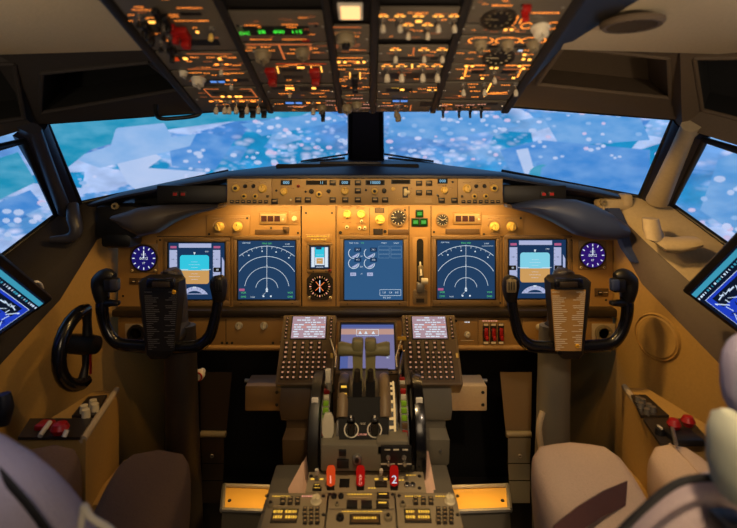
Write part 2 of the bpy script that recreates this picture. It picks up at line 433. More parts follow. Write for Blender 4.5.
patch([(168, 140), (205, 132), (235, 140), (215, 170), (172, 166)], 'f_deep', .02); patch([(240, 124), (330, 112), (348, 120), (262, 136)], 'f_mid', .02)
patch([(390, 112), (470, 108), (520, 126), (440, 140), (388, 134)], 'f_mid', .02); patch([(540, 112), (640, 118), (650, 140), (560, 146)], 'f_mid', .022); patch([(500, 150), (540, 140), (650, 150), (650, 200), (520, 190)], 'f_deep', .02)
oval(566, 172, 44, 15, 'f_mid', .03, 24); oval(566, 173, 37, 11.5, 'f_teal', .035, 24)
patch([(516, 150), (528, 148), (536, 176), (526, 178)], 'f_white', .03); patch([(596, 150), (604, 150), (612, 186), (604, 188)], 'f_pale', .036)
patch([(-30, 168), (18, 152), (36, 182), (-30, 214)], 'f_teal', .02); patch([(-30, 214), (30, 190), (44, 206), (-30, 240)], 'f_deep', .02)
patch([(718, 160), (740, 150), (760, 250), (700, 210)], 'f_mid', .02)
for x0, x1, y0, y1, n in ((255, 350, 118, 165, 60), (185, 260, 150, 182, 26), (385, 520, 118, 165, 60), (520, 660, 110, 160, 34), (60, 120, 172, 204, 14), (690, 760, 175, 240, 22), (0, 52, 196, 240, 14), (440, 620, 108, 122, 18)):
    for i in range(n):
        x, y = rs_.uniform(x0, x1), rs_.uniform(y0, y1); r = rs_.uniform(1.2, 2.9) if x0 < 640 and x0 > 50 else rs_.uniform(2.5, 4.5)
        oval(x, y, r*rs_.uniform(1, 1.5), r*.75, rs_.choice(('f_spot', 'f_pale', 'f_white', 'f_white', 'f_pink')), .04+.0004*i, 9)
single('projection_screen', b, 'wide curved screen outside the windows showing blue coast, fields and small houses from the air', 'screen', Vector((0, 0, 1.15)))

b = MB(); b.box((0, .75, -.02), (2.6, 2.3, .04), 'floor_dark'); struct('floor', b)
b = MB(); b.box((0, 1.86, .42), (1.7, .04, .84), 'black_matte'); struct('wall_front', b)

SIDES = {
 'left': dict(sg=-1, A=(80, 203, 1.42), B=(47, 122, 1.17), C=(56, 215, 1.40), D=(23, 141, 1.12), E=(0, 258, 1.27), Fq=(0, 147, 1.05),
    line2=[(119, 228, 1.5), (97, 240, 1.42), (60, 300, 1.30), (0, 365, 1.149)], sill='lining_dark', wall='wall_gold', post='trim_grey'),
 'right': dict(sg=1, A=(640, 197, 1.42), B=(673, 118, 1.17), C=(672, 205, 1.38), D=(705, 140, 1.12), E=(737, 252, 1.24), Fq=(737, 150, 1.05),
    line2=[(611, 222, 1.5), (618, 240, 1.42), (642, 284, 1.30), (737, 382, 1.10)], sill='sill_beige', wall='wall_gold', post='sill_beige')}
for side, d in SIDES.items():
    sg = d['sg']; A, B, C, D, E, Q = [W(*d[k]) for k in ('A', 'B', 'C', 'D', 'E', 'Fq')]
    E2 = E+(E-C)*2.2; E3 = E2+Vector((sg*.1, -.6, 0)); Q2 = Q+(Q-D)*4; Q3 = Q2+Vector((sg*.05, -.6, 0))
    l2 = [W(*p) for p in d['line2']]; x = l2[-1]-l2[-2]
    l2 += [l2[-1]+x*1.6, l2[-1]+x*1.6+Vector((sg*.1, -.6, 0))]
    # side wall: from the lower edge of the sill padding to the floor, 3 cm thick
    b = MB(); o = Vector((sg*.04, 0, 0)); rs = []
    for p in [Vector((l2[0].x, 1.835, .90))]+l2: rs.append([p, p+o, Vector((p.x, p.y, 0))+o, Vector((p.x, p.y, 0))])
    b.rings(rs, d['wall']); struct('wall_'+side, b)
    # padded sill between window and wall
    l1 = [A+Vector((-sg*.04, .06, .01)), A, C, E, E2, E3]; n = 7; rs = []
    for p, q in zip(l1, l2):
        r = []
        for k in range(n+1):
            t = k/n; c = p.lerp(q, t); bul = math.sin(PI*t)*.03
            r.append(c+Vector((-sg*bul, -bul*.4, bul*.6)))
        for k in range(n, -1, -1): r.append(r[k]+Vector((sg*.05, .02, -.03)))
        rs.append(r)
    b = MB()
    # subdivide along the length
    rr = []
    for i in range(len(rs)-1):
        for k in range(4): rr.append([a.lerp(c, k/4) for a, c in zip(rs[i], rs[i+1])])
    rr.append(rs[-1]); h0 = 4
    up = [r[:h0+1]+r[2*n+1-h0:] for r in rr]; lo = [r[h0:2*n+2-h0] for r in rr]
    b.rings(up, d['sill']); b.rings(lo, 'lining_dark' if side == 'left' else 'sill_shade'); struct('trim_1' if side == 'left' else 'trim_2', b)
    # window post between windshield and side window, rounded towards the cabin
    def postrings(a0, a1, b0, b1, th, m, wd=1.0):
        rs = []
        for k in range(7):
            t = k/6; p, q = a0.lerp(b0, t), a1.lerp(b1, t); c = (p+q)/2; h = (q-p)/2*wd
            nrm = h.cross((b0-a0)).normalized()
            if nrm.y > 0: nrm = -nrm
            ring = [c+h*math.cos(an)+nrm*th*max(0, math.sin(an)) - nrm*(.03 if math.sin(an) < -.1 else 0) for an in [2*PI*i/16 for i in range(16)]]
            rs.append(ring)
        b = MB(); b.rings(rs, m); return b
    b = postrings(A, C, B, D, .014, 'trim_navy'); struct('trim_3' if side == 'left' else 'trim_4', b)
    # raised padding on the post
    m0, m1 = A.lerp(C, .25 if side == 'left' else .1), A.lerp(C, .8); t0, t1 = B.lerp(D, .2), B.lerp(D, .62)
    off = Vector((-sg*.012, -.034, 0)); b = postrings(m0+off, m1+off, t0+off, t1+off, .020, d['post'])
    single('post_pad', b, ('smooth grey padding strip on the left window post' if side == 'left' else 'warm beige padding strip on the right window post'), 'padding')
    # panes
    for nme, quad in (('window_1' if side == 'left' else 'window_2', [A, W(352, 164, 1.9) if sg < 0 else W(381, 164, 1.9), W(352, 96, 1.58) if sg < 0 else W(381, 96, 1.58), B]),
                      ('window_3' if side == 'left' else 'window_4', [C, E, E2, E3, Q3, Q2, Q, D])):
        b = MB(); nn = (quad[1]-quad[0]).cross(quad[-1]-quad[0]).normalized()*.006; k = len(quad)
        if nn.y < 0: nn = -nn
        off = Vector((sg*.012, .03, 0))
        b.add([p+off for p in quad]+[p+nn+off for p in quad], [tuple(range(k)), tuple(range(k, 2*k))]+[(i, (i+1) % k, k+(i+1) % k, k+i) for i in range(k)], 'glass')
        struct(nme, b)
    # dark gaskets round the side window and windshield
    b = MB(); b.tube([A, B, W(200 if sg < 0 else 520, 111 if sg < 0 else 106, 1.32), W(352 if sg < 0 else 381, 100, 1.56)], .007, 'black')
    b.tube([A, W(228 if sg < 0 else 502, 171, 1.72)], .006, 'black'); struct('trim_5' if side == 'left' else 'trim_6', b)
    b = MB(); b.tube([E3, E2, E, C, D, Q, Q2], .008, 'black'); struct('trim_7' if side == 'left' else 'trim_8', b)
    # ceiling lining beside the overhead panel
    b = MB(); zz = 1.385; xs = [.36, .5, .7, .95, 1.3]; rs = []
    for xx in xs:
        z1 = zz-(xx-.36)*.03; yf = .955
        rs.append([Vector((sg*xx, -.4, z1+.03)), Vector((sg*xx, .6, z1+.01)), Vector((sg*xx, yf, z1)), Vector((sg*xx, yf, z1+.05)), Vector((sg*xx, -.4, z1+.09))])
    b.rings(rs, 'lining_beige' if sg > 0 else 'lining_beige'); struct('ceiling' if side == 'left' else 'ceiling_right', b)
    # window header with a sunken compartment
    def header(outer, inner, depth, m, mi, name):
        O = [W(*p) for p in outer]; I = [W(*p) for p in inner]; Bk = [p+Vector(depth) for p in I]
        b = MB(); b.add(O+I, [(i, (i+1) % 4, 4+(i+1) % 4, 4+i) for i in range(4)], m)
        b.add(I+Bk, [(i, (i+1) % 4, 4+(i+1) % 4, 4+i) for i in range(4)]+[(4, 5, 6, 7)], mi)
        Ob = [p+Vector((0, .05, .03)) for p in O]
        b.add(O+Ob, [(i, (i+1) % 4, 4+(i+1) % 4, 4+i) for i in range(4)], m)
        for i in range(4): b.tube([I[i], I[(i+1) % 4]], .005, m, 8)
        return struct(name, b)
    if sg < 0:
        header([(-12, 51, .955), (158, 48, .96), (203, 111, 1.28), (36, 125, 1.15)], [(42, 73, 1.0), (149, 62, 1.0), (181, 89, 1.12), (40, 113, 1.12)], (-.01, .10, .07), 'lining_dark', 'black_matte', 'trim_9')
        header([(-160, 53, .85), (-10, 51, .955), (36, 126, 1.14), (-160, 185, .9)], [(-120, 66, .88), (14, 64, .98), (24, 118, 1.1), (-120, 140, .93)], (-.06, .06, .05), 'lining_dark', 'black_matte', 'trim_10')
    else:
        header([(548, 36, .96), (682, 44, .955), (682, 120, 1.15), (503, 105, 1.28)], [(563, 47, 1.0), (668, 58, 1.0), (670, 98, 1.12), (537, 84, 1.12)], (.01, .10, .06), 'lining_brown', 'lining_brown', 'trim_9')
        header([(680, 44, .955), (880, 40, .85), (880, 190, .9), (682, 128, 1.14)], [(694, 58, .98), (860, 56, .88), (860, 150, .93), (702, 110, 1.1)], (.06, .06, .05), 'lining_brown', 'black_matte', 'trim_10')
# header behind the overhead panel, across the middle
b = MB(); rs = []
for px0, py0, px1 in ((150, 111, 203), (368, 103, 368), (560, 106, 503)):
    p = W(px1, py0-1, 1.3); rs.append([p, p+Vector((0, .05, 0)), p+Vector((0, .02, .12)), p+Vector((0, -.3, .12)), p+Vector((0, -.3, .07))])
b.rings(rs, 'trim_navy'); struct('trim_11', b)
# fairings closing the gap between the overhead console and the ceiling lining
for sg, nme in ((-1, 'trim_13'), (1, 'trim_14')):
    rs = []
    for y in (-.4, .3, .655, .955, .99):
        zc = CAM.z+.1263+(1-y)*.304; xo = -.352 if sg < 0 else .286; xi = sg*.375
        rs.append([Vector((xo, y, zc+.004)), Vector((xi, min(y, .953), 1.386 if y > .6 else 1.40)), Vector((xi, min(y, .953), 1.45+max(0, .6-y)*.2)), Vector((xo, y, zc+.03+max(0, .6-y)*.2))])
    b = MB(); b.rings(rs, 'overhead_rail'); struct(nme, b)
# bulkhead strip hidden between the instrument panel and the glareshield
b = MB(); b.box((-.005, 1.515, 1.025), (1.42, .03, .09), 'black_matte'); struct('trim_15', b)
# centre post
b = MB(); p0, p1, q0, q1 = W(350, 163, 1.86), W(382, 163, 1.86), W(350, 98, 1.56), W(381, 98, 1.56)
rs = [[p0, p1, p1+Vector((-.02, .09, 0)), p0+Vector((.02, .09, 0))], [q0, q1, q1+Vector((-.02, .09, 0)), q0+Vector((.02, .09, 0))]]
b.rings(rs, 'trim_navy')
for a, c in ((p0, q0), (p1, q1)): b.tube([a, c], .009, 'black_gloss', 8)
struct('trim_12', b)

# round speaker disc and grille
T = thing('speaker_disc', 'shallow round disc set in the gold right side wall above the console', 'speaker cover', None)
nn = Vector((-.89, -.455, 0)); T.location = W(657, 337, 1.262)+nn*.002; T.rotation_euler = nn.to_track_quat('Z', 'Y').to_euler()
b = MB(); b.lathe([(0, .003), (.05, .003), (.054, -.001), (.0575, -.001), (.0575, .003), (.061, -.004)], 'wall_gold', 36); part('cover', b, T)
T = thing('ceiling_vent', 'oval black slatted vent in the beige ceiling above the right windshield', 'vent', Vector((.409, .763, 1.379)))
T.rotation_euler = (PI+.02, 0, 0); b = MB(); b.lathe([(.036, .006), (.042, .007), (.046, .002), (.046, -.002)], 'lining_brown', 32); part('rim', b, T)
b = MB(); b.disc((0, 0), .04, .001, 'black_matte', 32)
part('opening', b, T)
for k in range(9):
    x = -.032+.008*k; h = math.sqrt(.038**2-x*x); b = MB(); b.box((0, 0, 0), (.0024, 2*h, .004), 'lining_brown'); part('slat', b, T, (x, 0, .004))

# ================================================================ GLARESHIELD
def glareshield():
    S = [(80, 207, 1.42, 204, 1.56), (120, 196, 1.40, 193, 1.62), (175, 185.5, 1.38, 181, 1.68), (228, 176.5, 1.365, 171, 1.76), (300, 175.5, 1.36, 163, 1.86), (366, 175.5, 1.36, 158, 1.9),
         (430, 175.5, 1.36, 163, 1.86), (502, 176.5, 1.365, 172, 1.76), (560, 186, 1.38, 182, 1.68), (600, 193, 1.40, 189, 1.6), (640, 201, 1.42, 198, 1.56)]
    rs = []
    for px, ly, lY, fy, fY in S:
        l, f = W(px, ly, lY), W(px, fy, fY)
        m = l.lerp(f, .5)+Vector((0, 0, .006))
        rs.append([l+Vector((0, .015, -.012)), l+Vector((0, 0, -.006)), l, l+Vector((0, .012, .006)), m, f, f+Vector((0, 0, -.06)), l+Vector((0, .1, -.02))])
    b = MB(); b.rings(rs, 'trim_navy'); return b
T = thing('glareshield', 'dark navy glareshield shelf running under the windshield', 'glareshield', W(366, 175, 1.4))
o = part('shelf', glareshield(), T); o.data.transform(Matrix.Translation(-T.location))
b = MB(); c = W(348, 166.5, 1.62)
b.box(c-T.location, (.46, .10, .016), 'black_matte', .006); b.box(c-T.location+Vector((.01, 0, .011)), (.2, .07, .012), 'trim_navy', .004)
part('dashboard_bump', b, T)
for sgn in (-1, 1):                              # wipers outside, parked at the foot of the panes
    T = thing('windshield_wiper', 'thin black wiper parked at the foot of the %s windshield pane' % ('left' if sgn < 0 else 'right'), 'wiper', W(345 if sgn < 0 else 388, 158, 1.98))
    e = W(290 if sgn < 0 else 445, 166, 1.98)-T.location; b = MB(); b.tube([(0, 0, 0), e*.5+Vector((0, 0, .004)), e], .005, 'black', 8); part('arm', b, T)
    b = MB(); b.tube([(-sgn*.03, -.004, .018), e*.8+Vector((0, -.004, .012))], .004, 'black', 8); part('blade', b, T)

MAINY = 1.47
main = Frame((0, MAINY, 1.15), (0, 0, 1)); lowf = Frame((0, 1.445, 1.15), (0, 0, 1)); glf = Frame((0, 1.36, 1.15), (0, 0, 1))
# shoulder pads under the glareshield ends
def hood(pts, Y0, name, label, m):
    rs = []
    for px, yt, yb, yo in pts:
        t, q = W(px, yt, Y0+yo), W(px, yb, Y0+yo); c = (t+q)/2; h = (t.z-q.z)/2
        rs.append([c+Vector((0, -.045*max(0, math.cos(a))+.05*max(0, -math.cos(a)), h*math.sin(a))) for a in [2*PI*k/14 for k in range(14)]])
    rr = []
    for i in range(len(rs)-1):
        for k in range(3): rr.append([p.lerp(q, k/3) for p, q in zip(rs[i], rs[i+1])])
    rr.append(rs[-1]); o = MB().rings(rr, m); single(name, o, label, 'pad')
hood([(118, 214, 220, .02), (128, 211, 229, 0), (140, 207, 236, -.01), (158, 205, 233, -.01), (176, 204.5, 222, 0), (196, 204, 214, .01), (222, 204, 208, .03)], 1.36, 'shoulder_pad', 'curved dark grey pad under the left end of the glareshield', 'pad_grey')
hood([(508, 204, 208, .03), (530, 200, 213, .01), (552, 198, 222, 0), (575, 199, 235, -.01), (592, 204, 239, -.01), (610, 213, 240, -.01), (622, 222, 238, .0)], 1.36, 'shoulder_pad', 'curved pad coloured as if blue-lit under the right end of the glareshield', 'pad_blue')
# plastic strip below the right pad, blue screen light put into its colour
b = MB(); P = [(612, 208, 1.40), (622, 228, 1.385), (630, 248, 1.36), (640, 262, 1.33)]
rs = []
for px, py, Y in P:
    c = W(px, py, Y); rs.append([c+Vector((-.022, .012, 0)), c+Vector((-.018, -.008, 0)), c+Vector((.018, -.008, .0)), c+Vector((.024, .014, 0)), c+Vector((0, .03, 0))])
b.rings(rs, 'pad_blue'); single('duct_cover', b, 'narrow plastic strip coloured as if blue-lit, running down beside the right pad', 'trim strip')
# warning light housings on both sides of the glareshield panel
for px0, px1, lab, lamps in ((157, 227, 'left', ((176, 'e_red'), (184, 'e_red'))), (503, 566, 'right', ((543, 'e_red'), (551, 'e_red')))):
    T = thing('warning_light_box', 'black glareshield housing with two dim red warning lamps, %s of the gold autopilot panel' % lab, 'light housing', W((px0+px1)/2, 194, 1.375))
    b = MB(); w = (px1-px0)*1.375/F; b.box((0, .03, 0), (w, .07, .050), 'black', .004); part('housing', b, T)
    for lx, m in lamps:
        b = MB(); b.box((0, 0, 0), (.016, .004, .014), 'bezel_dark', .001); b.box((0, -.0022, 0), (.011, .001, .008), 'red_guard'); part('warning_lamp', b, T, ((lx-(px0+px1)/2)*1.36/F, -.006, .0))
for px, lab in ((117, 'left'), (607, 'right')):
    left = lab == 'left'
    T = thing('glareshield_end_block', ('black block with a small brass ring below the lower left corner of the windshield' if left else 'beige moulded bracket with a small brass ring below the lower right corner of the windshield'), 'bracket', W(px, 222 if left else 205, 1.40))
    b = MB()
    if left: b.box((0, .04, 0), (.13, .10, .10), 'black', .02); b.box((.0, .03, -.05), (.09, .08, .05), 'black', .015)
    else: b.box((.03, .03, .0), (.09, .06, .035), 'sill_beige', .012); b.box((.06, .02, .012), (.03, .05, .04), 'sill_beige', .01)
    part('body', b, T)
    b = MB(); b.lathe([(.004, .004), (.009, .004), (.010, 0), (.010, -.004)], 'gear_grey', 18); o = part('ring', b, T, (.0 if left else -.012, -.012 if left else -.004, .046 if left else .008)); o.rotation_euler = (PI/2, 0, 0)
# pale blue-grey side armrest pad and its bracket at the right window foot
T = thing('hand_rest', 'padded beige hand rest at the foot of the right window post', 'hand rest', W(672, 240, 1.26))
b = MB(); rs = []
for x, y, z, w, h in ((-.052, .006, .055, .020, .016), (-.052, .0, .03, .022, .018), (-.048, -.008, .006, .026, .020), (-.03, -.014, -.008, .030, .020), (-.005, -.02, -.010, .034, .018), (.02, -.03, -.004, .034, .016), (.038, -.038, .0, .026, .012), (.044, -.04, .001, .012, .006)):
    t = min(1, max(0, (x+.052)/.03)); c = Vector((x, y, z)); ax1 = Vector((1-t, 0, 0))+Vector((0, .35, 1))*0+Vector((0, 1, .1))*t; ax1.normalize(); ax2 = Vector((0, 1, .1))*(1-t)+Vector((0, 0, 1))*t; ax2.normalize()
    rs.append([c+ax1*w*math.cos(a)+ax2*h*math.sin(a) for a in [2*PI*k/16 for k in range(16)]])
b.rings(rs, 'sill_beige'); part('pad', b, T)
T = thing('plastic_shroud', 'folded grey plastic foot of the left window post', 'trim', W(70, 222, 1.33))
b = MB(); b.tube([(-.004, .02, .045), (.010, .0, .012), (.020, -.005, -.020), (.004, -.008, -.042), (-.04, -.02, -.045)], [.014, .018, .017, .014, .008], 'trim_grey', 14, smooth=4); part('cover', b, T)
# grab handle hanging under the left header
b = MB(); b.tube([W(156, 105, 1.12), W(156, 113, 1.115), W(161, 118.5, 1.11), W(178, 118, 1.11), W(196, 115.5, 1.115), W(201, 111, 1.12), W(202, 104, 1.13)], .0048, 'black', 10, smooth=4)
single('grab_handle', b, 'black grab handle hanging under the window header left of the overhead panel', 'handle')

# ================================================================ GLARESHIELD CONTROL PANELS
def efis(x0, x1, lab):
    f = (lambda q: x0+(q-228)*(x1-x0)/44) if lab == 'left' else (lambda q: x1-(q-228)*(x1-x0)/44)
    it = [('dial', f(237), 188, 3.6, 'knob_yellow'), ('knob', f(263), 188.5, 3.8, 'knob_yellow'), ('dial', f(245), 196, 2.6, 'knob_yellow'), ('dial', f(256), 196, 2.6, 'knob_yellow'),
          ('knob', f(246), 186, 1.8, 'black'), ('knob', f(254), 186, 1.8, 'black'), ('button', f(268), 196, 2.2, 2.2, 'black', 'e_warm_dim')]
    it += [('button', f(233+5.6*k), 201.3, 3.6, 3, 'black', 'e_warm_dim') for k in range(7)]
    it += [('words', f(237), 182.5, 8, .7, 'e_warm_dim'), ('words', f(263), 182.5, 8, .7, 'e_warm_dim'), ('words', f(250), 182, 6, .7, 'e_warm_dim'), ('words', f(250), 191.6, 14, .6, 'e_warm_dim')]
    module('map_control_panel', 'gold %s end panel of the glareshield with round knobs above a row of black buttons' % lab, 'control panel', glf, (x0, 178.5, x1, 205), it, 'glare_panel', .01, dot=False)
efis(228, 272.5, 'left'); efis(457, 502, 'right')
it = [('window', 287, 182.5, 11, 5, '000'), ('window', 317, 182.5, 21, 4.4, '11', 'black_matte', 'e_lcd', 5), ('window', 345, 182.5, 11, 5, '000'), ('window', 375, 182.5, 19, 5, '10000'),
      ('window', 400.5, 181.6, 19, 4.4, ''), ('window', 442, 181, 10, 5, '000', 'e_lcd_bg'),
      ('knob', 284.5, 191.5, 3.2, 'knob_yellow'), ('dial', 312, 191, 2.4, 'black'), ('dial', 319.5, 194, 3, 'knob_yellow'), ('knob', 345, 191, 3.4, 'knob_yellow'), ('dial', 374.5, 191, 3.2, 'knob_yellow'), ('dial', 384, 190.5, 2.3, 'black'),
      ('knob', 444, 190, 3.1, 'knob_yellow'), ('dial', 329, 191, 2, 'black'), ('dial', 299, 186, 1.6, 'red_guard'), ('toggle', 292, 199, 5.5, 'knob_cream'), ('toggle', 437, 195, 5.5, 'black'), ('knob', 393, 189, 1.8, 'knob_yellow'),
      ('screw', 277, 190.5, 1.2), ('screw', 306, 191.5, 1.2), ('screw', 366, 190, 1.2), ('screw', 452, 182, 1.2)]
it += [('button', x, y, 6.2, 5.2, 'bezel_dark', 'e_warm_dim') for x, y in ((333, 182.5), (358, 182.5), (358, 190.5), (358, 199.5), (333, 199.5), (345.5, 199.5), (299, 199.5), (308.5, 199.5), (375, 199.5), (385, 199.5), (275.5, 201),
       (418.5, 183), (428.5, 183), (418.5, 192.3), (428.5, 192.3), (453.5, 200), (441, 200))]
it += [('words', x, y, w, .6, 'e_warm_dim') for x, y, w in ((287, 187, 10), (375, 187, 12), (345, 186.8, 10), (400, 199, 9), (411, 188, 3), (411, 192, 3), (411, 196, 3), (442, 185.5, 8), (292, 188, 6), (451, 188, 5), (299, 179.8, 4))]
it += [('hole', 423, 200.2, 17, 4.5, 'glare_panel'), ('hole', 405, 192, 5.5, 11, 'bezel_dark')]
T = module('autopilot_panel', 'long gold autopilot panel in the middle of the glareshield with small blue digits', 'control panel', glf, (272.5, 178.5, 457, 205), it, 'glare_panel', .01, dot=False)
b = MB(); b.cyl((-.0055, 0, 0), .0055, .0055, .011, 'knob_cream', 16, M=Matrix.Rotation(PI/2, 4, 'Y')); b.box((0, 0, .004), (.009, .020, .008), 'knob_cream', .003)
u, v = glf.uv(405, 192); cu = (glf.uv(272.5, 192)[0]+glf.uv(457, 192)[0])/2; cv = (glf.uv(366, 178.5)[1]+glf.uv(366, 205)[1])/2
part('thumb_wheel', b, T, (u-cu, v-cv, .010))

# ================================================================ MAIN INSTRUMENT PANEL
T = thing('instrument_panel', 'tan main instrument panel board behind the two control yokes', 'instrument panel', main.M(0, 0, 0))
def um(px, py, f=main): return f.uv(px, py)
b = MB(); pts = [um(*q) for q in ((118, 308), (613, 308), (613, 222), (560, 207), (502, 203), (228, 203), (170, 207), (118, 222))]
b.rings([[Vector((x, y, -.024)) for x, y in pts], [Vector((x, y, 0)) for x, y in pts]], 'panel_tan')
b2 = MB()
for seg in (((231, 232), (231, 306)), ((301.5, 206), (301.5, 306)), ((336, 206), (336, 306)), ((409, 206), (409, 306)), ((431, 206), (431, 306)), ((502, 232), (502, 306)), ((157, 240), (157, 306)), ((572, 240), (572, 306)),
            ((157, 236.5), (301, 236.5)), ((431, 236.5), (572, 236.5)), ((301, 206), (302, 306))):
    b2.stroke([um(*seg[0]), um(*seg[1])], .0025, .0006, 'seam')
part('board', b, T); part('seam_line', b2, T, smooth=False)
for x, y in ((306, 213), (332, 213), (271, 228), (298, 233), (340, 231), (405, 210), (434, 232), (123, 296), (160, 240), (228, 303), (606, 300), (576, 300), (434, 300), (500, 303), (123, 245), (571, 240)):
    u, v = um(x, y); part('screw', control('screw', .0035), T, (u, v, 0))

def display(x0, y0, x1, y1, label, screen, fr=main, proud=.006, bw=.011, nm='display_unit'):
    """a cockpit display: bezel, screen with its symbols, four screws. Symbols are given in -1..1 screen units"""
    xm, ym = (x0+x1)/2, (y0+y1)/2; u0, u1 = fr.uv(x0, ym)[0], fr.uv(x1, ym)[0]; v1, v0 = fr.uv(xm, y0)[1], fr.uv(xm, y1)[1]
    T = thing(nm, label, 'display', fr.M((u0+u1)/2, (v0+v1)/2, 0)); w, h = (u1-u0)/2, (v1-v0)/2
    b = MB(); z = proud
    for cx, cy, ww, hh in ((0, h+bw/2, 2*w+2*bw, bw), (0, -h-bw*.75, 2*w+2*bw, bw*1.5), (-w-bw/2, 0, bw, 2*h), (w+bw/2, 0, bw, 2*h)): b.box((cx, cy, z/2), (ww, hh, z), 'bezel', .0012)
    for cx, cy, ww, hh in ((0, h-.0015, 2*w, .003), (0, -h+.0015, 2*w, .003), (-w+.0015, 0, .003, 2*h), (w-.0015, 0, .003, 2*h)): b.box((cx, cy, z/2), (ww, hh, z), 'black', 0)
    bz = part('bezel', b, T)
    s = MB(); screen(s, w-.003, h-.003); part('screen', s, T, (0, 0, .002), smooth=False)
    for sx in (-1, 1): part('screw', control('screw', .002), bz, (sx*(w-.012), -h-bw*.8, z))
    return T
def pfd(sky, cut=0):
    def f(s, w, h):
        X = lambda x: x*w
        Y = lambda y: y*h
        s.rect(-w, -h, w, h, 0, 's_navy'); z = .0004
        s.rect(X(-.64), Y(.82), X(.52), Y(.97), z, 's_lav')
        for a, c in ((-.97, -.7), (.58, .84)): s.rect(X(a), Y(-.8), X(c), Y(.74), z, 's_lav')
        s.rect(X(-.94), Y(.8), X(-.72), Y(.88), z, 's_magenta'); s.rect(X(.6), Y(.8), X(.84), Y(.88), z, 's_magenta')
        # rounded attitude box
        def rr(x0, y0, x1, y1, r, m, zz, top=True, bot=True):
            pts = []
            for cx, cy, a0, on in ((x1-r, y1-r, 0, top), (x0+r, y1-r, 90, top), (x0+r, y0+r, 180, bot), (x1-r, y0+r, 270, bot)):
                if on:
                    for k in range(6): t = math.radians(a0+18*k); pts.append((X(cx+r*math.cos(t)), Y(cy+r*math.sin(t)), zz))
                else: pts.append((X(x1 if cx > (x0+x1)/2 else x0), Y(y1 if a0 < 180 else y0), zz))
            s.add(pts, [tuple(range(len(pts)))], m)
        rr(-.6, 0.02, .44, .56, .1, sky, z, True, False); rr(-.6, -.46, .44, .02, .1, 's_brown', z, False, True)
        z2 = .0008
        for y in (.22, .12, .32, -.1, -.2, -.3): l = .2 if abs(round(y*10) % 2) < 1 else .12; s.stroke([(X(-.08-l), Y(y)), (X(-.08+l), Y(y))], .0006, z2, 's_white')
        s.stroke([(X(-.6), Y(.02)), (X(.44), Y(.02))], .0006, z2, 's_white'); s.stroke([(X(-.68), Y(.05)), (X(-.3), Y(.05))], .0014, z2, 's_white'); s.stroke([(X(.16), Y(.05)), (X(.5), Y(.05))], .0014, z2, 's_white')
        s.add([(X(-.08), Y(.56), z2), (X(-.12), Y(.66), z2), (X(-.04), Y(.66), z2)], [(0, 1, 2)], 's_white')
        for k in range(12):
            y = -.72+.125*k; s.stroke([(X(-.74), Y(y)), (X(-.7), Y(y))], .0008, z2, 's_navy'); s.stroke([(X(.58), Y(y)), (X(.63), Y(y))], .0008, z2, 's_navy')
            if k % 3 == 0: s.text('%d' % (100+k*10), X(-.85), Y(y), .0045, z2, 's_navy'); s.text('%d' % (k*100), X(.72), Y(y), .004, z2, 's_navy')
        s.rect(X(-.99), Y(-.04), X(-.74), Y(.12), z2, 'black'); s.text('45', X(-.86), Y(.04), .006, .0012, 's_white')
        s.rect(X(.6), Y(-.04), X(.88), Y(.12), z2, 'black'); s.text('00', X(.74), Y(.04), .006, .0012, 's_white')
        s.add([(X(.9), Y(-.4), z), (X(.98), Y(-.25), z), (X(.98), Y(.35), z), (X(.9), Y(.5), z)], [(0, 1, 2, 3)], 's_lav')
        s.text('CMD', X(.36), Y(.68), .004, z, 's_white'); 
        s.disc((X(-.08), Y(-1.12)), w*.56, z, 's_lav', 20, 32, 148); s.disc((X(-.08), Y(-1.12)), w*.42, .0007, 's_navy', 20, 50, 130)
        for k in range(9): t = math.radians(42+12*k); s.stroke([(X(-.08)+w*.48*math.cos(t), Y(-1.12)+w*.48*math.sin(t)), (X(-.08)+w*.55*math.cos(t), Y(-1.12)+w*.55*math.sin(t))], .0008, .0009, 's_navy')
        s.add([(X(-.08), Y(-.64), z2), (X(-.14), Y(-.56), z2), (X(-.02), Y(-.56), z2)], [(0, 1, 2)], 's_white')
    return f
